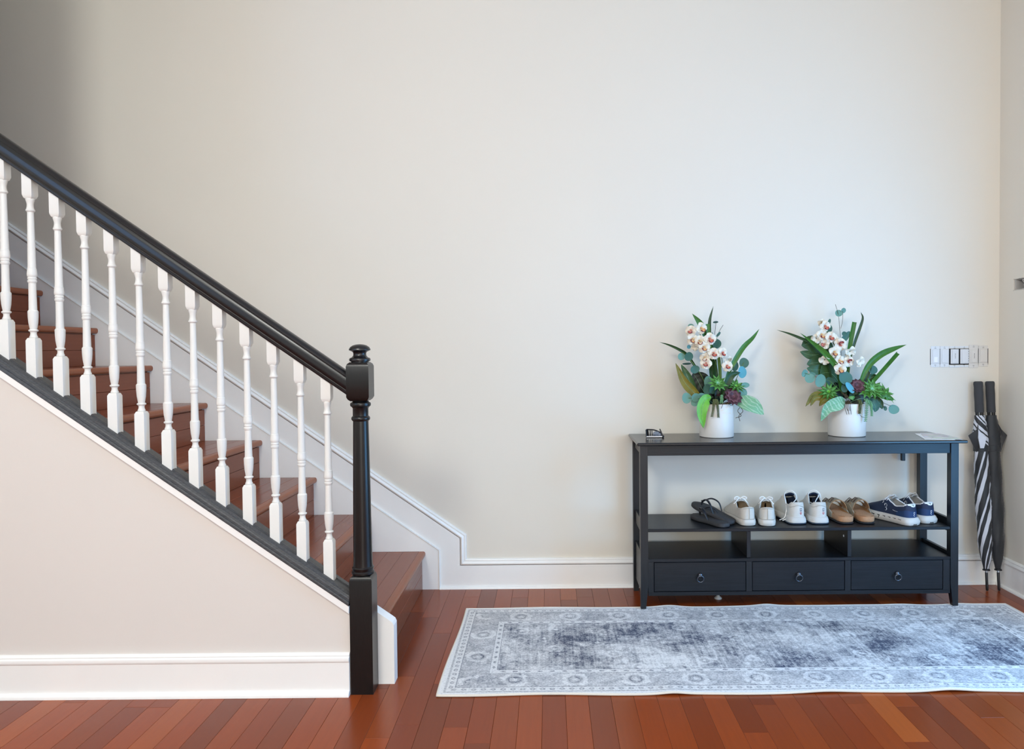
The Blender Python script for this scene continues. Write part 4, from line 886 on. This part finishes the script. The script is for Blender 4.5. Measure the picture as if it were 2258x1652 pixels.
# first arrangement (left)
A = Arr(tag(empty('flower_arrangement', (.7904, 3.438, .760)), 'white pot with orchids, succulents and a bright blue round leaf, left of the two', 'potted plant', 'potted orchid arrangements on the console'), 750, 1515, .0004276)
pot(A.r, .0795, .157)
A.strap([(800, 1130, -.01), (860, 850, -.02), (930, 700, -.02), (1040, 535, -.01), (1165, 430, .02), (1252, 330, .04)], 56, camber=.3, twist=.3)
A.strap([(690, 1120, .02), (600, 870, .03), (500, 700, .02), (420, 600, .01), (330, 545, 0), (230, 498, .01), (132, 466, .02)], 34, 'leaf_strap_dark', twist=.6)
A.strap([(760, 1110, .04), (720, 600, .05), (660, 380, .05), (590, 260, .04), (505, 152, .04)], 84, camber=.25)
A.strap([(740, 1110, .06), (712, 600, .06), (705, 380, .06), (712, 220, .06), (752, 68, .06)], 40, 'leaf_strap_dark', twist=.5)
A.strap([(740, 1110, .03), (715, 700, .04), (690, 420, .04), (676, 268, .04)], 46, 'leaf_strap', blunt=True)
for uu in (690, 742, 786): A.strap([(760 + (uu - 740) * .2, 1110, .0), (uu + 4, 850, 0), (uu, 640, .02)], 36, 'leaf_strap_dark' if uu < 780 else 'stem_green', blunt=True, camber=.5)
A.strap([(780, 1060, -.05), (830, 930, -.06), (890, 830, -.06), (985, 806, -.05)], 76, 'leaf_strap_dark', camber=.35)
A.broad([(900, 1130, -.04), (1000, 1125, -.06), (1110, 1165, -.07), (1226, 1262, -.07)], 170, 'leaf_pale', camber=.2, twist=.3, shape=.55)
A.broad([(670, 1070, -.05), (590, 1095, -.075), (545, 1220, -.085), (566, 1402, -.08)], 125, 'leaf_bright', camber=.25, shape=.5)
A.broad([(590, 1110, -.01), (490, 1020, -.01), (390, 900, 0), (305, 700, .01)], 100, 'leaf_olive', camber=.3, shape=.45)
A.broad([(540, 1080, .01), (470, 930, .01), (420, 820, .01), (370, 715, .02)], 90, 'leaf_monstera', camber=.3)
A.broad([(640, 1060, .02), (585, 960, .02), (545, 880, .02), (500, 815, .02)], 200, 'leaf_black', camber=.15, shape=.5)
A.broad([(690, 900, .02), (640, 860, .02), (590, 830, .03), (520, 815, .03)], 70, 'leaf_black', camber=.15)
A.stem([(640, 1040, 0), (600, 880, -.01), (500, 720, -.01), (400, 600, 0), (360, 580, 0)], .0016)
A.stem([(720, 1100, .04), (740, 600, .05), (770, 300, .05), (776, 250, .05)], .0010, 'twig_brown'); A.stem([(720, 1100, .04), (760, 560, .05), (800, 380, .05), (855, 280, .05)], .0010, 'twig_brown')
A.stem([(860, 1060, 0), (960, 900, 0), (1010, 780, -.01), (1050, 700, -.01)], .0014); A.stem([(660, 1080, -.04), (560, 1090, -.05), (420, 1080, -.05)], .0014)
for a in ((365, 628, 40, 40, .0, 'leaf_euc'), (443, 628, 46, 52, -.01, 'leaf_euc_dark', 20), (507, 770, 52, 44, -.015, 'leaf_euc_dark', -20), (400, 1080, 52, 60, -.05), (500, 1075, 58, 48, -.055), (490, 1130, 46, 42, -.05), (570, 1060, 50, 34, -.04, 'leaf_euc'), (640, 990, 46, 58, -.02, 'leaf_euc_dark'), (705, 985, 60, 58, -.03, 'leaf_euc_dark'), (650, 905, 50, 62, -.02, 'leaf_euc'), (485, 295, 36, 30, .03, 'leaf_euc'), (772, 490, 50, 54, .03, 'leaf_euc_dark'), (1050, 705, 52, 58, -.01, 'leaf_euc_dark'), (1018, 805, 46, 68, -.03, 'leaf_euc_blue', 4), (955, 735, 44, 60, 0, 'leaf_euc_dark'), (1045, 945, 46, 30, -.04), (1010, 1030, 52, 56, -.045), (462, 522, 22, 22, .03, 'leaf_euc_blue')): A.euc(*a)
A.euc(418, 706, 50, 44, -.01, 'leaf_euc_dark', tx=74, tz=0); A.euc(770, 247, 30, 26, .05, 'leaf_euc_dark', tx=66, tz=0); A.euc(802, 385, 16, 34, .05, 'leaf_euc_dark', rot=38); A.euc(732, 400, 14, 40, .05, 'leaf_euc_dark', rot=-8)
for a in ((470, 348, 62, -.01, -25, -8, 10, 1), (575, 320, 64, -.012, 18, 6, -20, 0), (478, 440, 64, -.015, 8, 4, 30, 0), (560, 462, 66, -.02, -6, 0, 0, 0), (665, 440, 68, -.022, 8, 0, -10, 1), (600, 530, 66, -.028, 4, 2, 15, 0), (705, 598, 66, -.03, 0, -4, 0, 1), (800, 592, 58, -.025, 22, 0, 20, 1), (618, 640, 58, -.02, -20, 10, 0, 0), (622, 710, 62, -.03, -16, -8, 10, 1), (850, 738, 60, -.03, 6, -6, 0, 1)): A.orchid(a[0], a[1], a[2], a[3], a[4], a[5], a[6], a[7])
A.orchid(868, 664, 50, -.01, 30, 40, 0, 0, True); A.orchid(515, 530, 40, 0, -30, 30, 0, 0, True)
A.stem([(760, 1110, 0), (770, 800, .01), (690, 560, .01), (540, 330, .01)], .0020)
A.stem([(770, 1110, 0), (790, 850, .01), (820, 700, .01), (800, 600, 0)], .0018)
for pts, w_, m_ in (([(740, 1130, .03), (700, 1050, .03), (660, 980, .03), (640, 900, .03)], 150, 'leaf_black'), ([(800, 1130, .02), (840, 1050, .02), (880, 980, .02), (930, 900, .02)], 150, 'leaf_strap_dark'), ([(700, 1150, -.04), (650, 1110, -.05), (630, 1080, -.05), (600, 1060, -.05)], 110, 'leaf_black'), ([(780, 1150, -.03), (770, 1090, -.04), (750, 1040, -.04), (740, 980, -.04)], 110, 'leaf_black')): A.broad(pts, w_, m_, camber=.2)
rosette(A.r, A.P(735, 930, -.055), 112 * A.k, ['succ_mint', 'succ_green', 'leaf_strap', 'succ_green', 'leaf_strap'], 'succulent', 4, (50, 4), .7, .30, 2)
rosette(A.r, A.P(935, 965, -.045), 112 * A.k, ['leaf_bright', 'leaf_strap', 'succ_green', 'leaf_strap'], 'succulent', 4, (40, 15), .8, .22, 3)
rosette(A.r, A.P(890, 1070, -.065), 104 * A.k, ['succ_purple', 'succ_wine', 'succ_purple', 'succ_wine'], 'succulent', 4, (62, 24), 2.6, .40, 4)
rosette(A.r, A.P(800, 1050, -.04), 70 * A.k, ['succ_purple', 'succ_wine', 'succ_purple', 'succ_wine'], 'succulent', 2, (40, -10), 2.6, .5, 5)
tail(A.r, [A.P(690, 1090, -.07), A.P(680, 1125, -.083), A.P(655, 1270, -.086)], .009, 'bead_olive', 1); tail(A.r, [A.P(710, 1090, -.07), A.P(715, 1130, -.084), A.P(726, 1278, -.087)], .009, 'bead_olive', 2); tail(A.r, [A.P(770, 1130, -.06), A.P(772, 1080, -.07), A.P(768, 1045, -.075)], .009, 'bead_green', 3)
A.stem([(800, 1140, -.06), (850, 1090, -.08), (880, 1160, -.085), (790, 1130, -.085), (755, 1190, -.085)], .0010, 'twig_brown', 'twig'); A.stem([(935, 1150, -.03), (985, 1180, -.04), (960, 1230, -.04), (1000, 1280, -.04), (940, 1305, -.035)], .0014, 'twig_brown', 'twig'); A.stem([(985, 1180, -.04), (1018, 1230, -.04), (975, 1280, -.04), (985, 1340, -.04)], .0013, 'twig_brown', 'twig')

# second arrangement (right)
B = Arr(tag(empty('flower_arrangement', (1.4033, 3.430, .760)), 'white pot with orchids, large split leaf and trailing succulents, right of the two', 'potted plant', 'potted orchid arrangements on the console'), 862, 1550, .0004137)
pot(B.r, .0838, .154)
B.strap([(760, 1100, .02), (640, 720, .0), (560, 600, 0), (460, 490, .01), (340, 430, .02), (220, 378, .03), (95, 338, .04)], 34, 'leaf_strap_dark', twist=.4)
B.strap([(800, 1100, 0), (740, 850, -.03), (690, 750, -.045), (570, 610, -.045), (470, 510, -.03), (318, 380, -.02)], 66, 'leaf_strap', camber=.4)
B.strap([(890, 1110, .03), (905, 850, .04), (930, 560, .04), (985, 255, .04)], 52, 'leaf_strap', blunt=True, camber=.5)
B.strap([(910, 1110, .05), (935, 760, .05), (1000, 500, .05), (1060, 330, .05), (1096, 210, .05), (1072, 140, .05)], 34, 'leaf_strap_dark', twist=.7)
B.strap([(960, 1080, -.02), (1010, 880, -.03), (1090, 735, -.03), (1230, 628, -.02), (1400, 566, 0), (1564, 522, .02)], 74, 'leaf_strap', camber=.35, twist=.4)
B.strap([(1000, 1090, .0), (1060, 940, 0), (1110, 800, 0), (1165, 690, .01)], 60, 'leaf_strap_dark', camber=.3)
B.strap([(1080, 1060, .02), (1160, 960, .02), (1300, 800, .02), (1475, 615, .03)], 46, 'leaf_strap', blunt=True, camber=.6)
B.broad([(1090, 1010, .03), (1130, 940, .03), (1180, 890, .03), (1250, 878, .03)], 110, 'leaf_monstera', camber=.2)
# split leaf: lobes
for pts, w_ in (([(720, 640, .03), (600, 560, .03), (480, 500, .03), (372, 520, .03)], 150), ([(720, 640, .03), (600, 620, .03), (480, 630, .03), (356, 590, .03)], 84), ([(740, 780, .02), (640, 720, .02), (530, 715, .02), (425, 735, .02)], 120), ([(740, 820, .02), (640, 790, .015), (520, 800, .01), (415, 778, .01)], 90), ([(800, 960, .02), (720, 860, .015), (640, 830, .01), (560, 850, .0)], 210), ([(760, 560, .05), (690, 520, .05), (620, 600, .05), (600, 660, .05)], 130)): B.broad(pts, w_ * 1.3, 'leaf_monstera', camber=.12, shape=.6)
B.stem([(850, 1120, .03), (830, 480, .04), (806, 190, .04), (770, 50, .04)], .0010, 'twig_brown'); B.stem([(832, 330, .04), (852, 240, .04), (856, 130, .04)], .0009, 'twig_brown')
B.stem([(790, 1060, -.03), (700, 990, -.045), (620, 920, -.05), (520, 895, -.05), (440, 860, -.04), (350, 830, -.04)], .0013); B.stem([(1100, 1100, -.02), (1220, 1160, -.02), (1340, 1215, -.02)], .0010, 'twig_brown'); B.stem([(1090, 1110, -.02), (1200, 1170, -.02), (1280, 1235, -.02)], .0010, 'twig_brown')
B.stem([(1050, 1060, .01), (1090, 900, .01), (1140, 800, .0)], .0012); B.stem([(880, 1110, .02), (890, 850, .02), (925, 730, .01)], .0018)
for a in ((348, 832, 40, 44, -.04, 'leaf_euc'), (402, 888, 56, 56, -.045, 'leaf_euc'), (512, 915, 58, 76, -.055, 'leaf_euc', 4), (440, 850, 40, 30, -.03, 'leaf_euc'), (788, 886, 80, 78, -.06, 'leaf_euc_dark'), (790, 1000, 40, 52, -.05, 'leaf_euc_dark'), (810, 152, 42, 40, .04), (862, 122, 32, 32, .04), (680, 320, 40, 56, .03, 'leaf_euc_dark', -25), (690, 250, 15, 36, .03, 'leaf_euc_dark', 18), (862, 388, 26, 26, .03, 'leaf_euc_dark'), (885, 430, 34, 84, .04, 'leaf_euc_dark', 38), (840, 512, 34, 40, .03, 'leaf_euc_dark'), (1160, 802, 54, 52, 0, 'leaf_euc_dark'), (1375, 1253, 60, 54, -.02, 'leaf_euc'), (1278, 1240, 20, 28, -.02, 'leaf_euc_dark', -15), (1100, 950, 36, 60, .01, 'leaf_euc'), (660, 930, 60, 50, -.01, 'leaf_euc_dark')): B.euc(*a)
B.euc(828, 995, 32, 74, -.07, 'leaf_euc_blue', rot=-36, tx=0, tz=0)
for a in ((580, 262, 48, .0, -10, 30, 0, 0), (600, 305, 62, -.01, 10, 6, -15, 1), (555, 400, 64, -.015, 12, 6, 10, 0), (655, 428, 64, -.02, 0, 0, -10, 1), (755, 512, 76, -.025, 6, -4, 160, 1), (690, 600, 66, -.028, 2, 4, 10, 0), (740, 695, 62, -.035, 8, 4, -20, 0), (845, 702, 62, -.03, 10, -10, 170, 1), (740, 785, 68, -.045, 0, 8, 0, 0), (598, 510, 56, -.01, -35, -10, 60, 1)): B.orchid(a[0], a[1], a[2], a[3], a[4], a[5], a[6], a[7])
for a in ((505, 442, 56, -.012, -30, 20, 0), (718, 435, 44, -.01, 30, -20, 0), (866, 590, 66, -.03, 15, 35, 0), (582, 684, 60, -.03, -28, 30, 0), (966, 706, 62, -.04, 28, 20, 0)): B.orchid(a[0], a[1], a[2], a[3], a[4], a[5], a[6], 0, True)
B.stem([(860, 1110, .01), (830, 800, .01), (740, 560, 0), (610, 300, .01)], .0022)
for pts, w_, m_ in (([(840, 1140, .03), (800, 1050, .03), (760, 960, .03), (720, 880, .03)], 170, 'leaf_black'), ([(880, 1140, .03), (880, 1050, .03), (870, 960, .03), (850, 880, .03)], 120, 'leaf_black'), ([(940, 1140, .02), (980, 1060, .02), (1020, 980, .02), (1050, 900, .02)], 150, 'leaf_strap_dark'), ([(780, 1150, -.02), (720, 1090, -.03), (660, 1050, -.03), (600, 1040, -.03)], 120, 'leaf_black'), ([(900, 1150, -.03), (900, 1100, -.045), (890, 1060, -.045), (870, 1020, -.04)], 120, 'leaf_strap_dark')): B.broad(pts, w_, m_, camber=.2)
B.broad([(850, 1160, -.05), (920, 1125, -.068), (990, 1115, -.068), (1060, 1125, -.06)], 95, 'leaf_black', camber=.2)
rosette(B.r, B.P(925, 985, -.055), 88 * B.k, ['succ_purple', 'succ_wine', 'succ_purple', 'succ_wine'], 'succulent', 4, (58, -8), 2.6, .40, 6)
rosette(B.r, B.P(1085, 1030, -.055), 150 * B.k, ['succ_mint', 'succ_green', 'leaf_strap', 'succ_green', 'leaf_strap'], 'succulent', 5, (52, 12), .7, .26, 7)
rosette(B.r, B.P(1010, 1055, -.065), 92 * B.k, ['succ_mint', 'leaf_bright', 'succ_green'], 'succulent', 3, (55, -6), .8, .24, 8)
rosette(B.r, B.P(1245, 1075, -.04), 140 * B.k, ['leaf_bright', 'leaf_strap', 'succ_green', 'leaf_strap'], 'succulent', 3, (40, 40), .9, .22, 9)
rosette(B.r, B.P(600, 1050, -.055), 124 * B.k, ['leaf_bright', 'leaf_strap', 'succ_green', 'leaf_strap'], 'succulent', 4, (52, -14), .8, .22, 10)
B.broad([(1090, 1060, -.06), (1180, 1080, -.07), (1260, 1110, -.07), (1330, 1142, -.06)], 76, 'leaf_strap', camber=.3)
B.broad([(770, 1130, -.07), (680, 1165, -.09), (560, 1215, -.095), (486, 1364, -.09)], 150, 'leaf_pale', camber=.2, shape=.40)
for pts, w_ in (([(690, 1110, -.03), (560, 1090, -.05), (440, 1080, -.055), (350, 1205, -.05)], 80), ([(690, 1115, -.04), (560, 1110, -.06), (450, 1110, -.06), (400, 1200, -.055)], 70), ([(700, 1120, -.05), (620, 1120, -.07), (540, 1130, -.07), (490, 1200, -.065)], 90)): B.broad(pts, w_, 'leaf_olive', camber=.25, shape=.5)
B.broad([(1060, 1130, -.04), (1100, 1170, -.055), (1130, 1220, -.055), (1130, 1275, -.05)], 110, 'leaf_euc_dark', camber=.25); B.broad([(1100, 1110, -.03), (1160, 1150, -.04), (1200, 1190, -.04), (1225, 1245, -.04)], 90, 'leaf_strap_dark', camber=.25)
B.broad([(880, 1130, -.06), (850, 1110, -.085), (820, 1105, -.085), (795, 1110, -.08)], 44, 'succ_green', camber=.25)
tail(B.r, [B.P(940, 1120, -.06), B.P(930, 1160, -.085), B.P(918, 1275, -.09)], .0115, 'bead_olive', 4); tail(B.r, [B.P(1010, 1110, -.06), B.P(1005, 1160, -.086), B.P(980, 1360, -.092)], .0125, 'bead_green', 5); tail(B.r, [B.P(1050, 1130, -.05), B.P(1055, 1180, -.078), B.P(1060, 1305, -.082)], .009, 'bead_green', 6)
for q in range(5): B.stem([(740 + q * 14, 1040 + q * 8, -.06), (770 + q * 10, 1120, -.085), (750 + q * 16, 1200, -.09), (775 + q * 12, 1290 - (q % 2) * 40, -.09)], .0011, 'twig_brown', 'twig')
B.stem([(900, 1250, -.09), (930, 1310, -.092), (965, 1325, -.092)], .0010, 'twig_brown', 'twig')
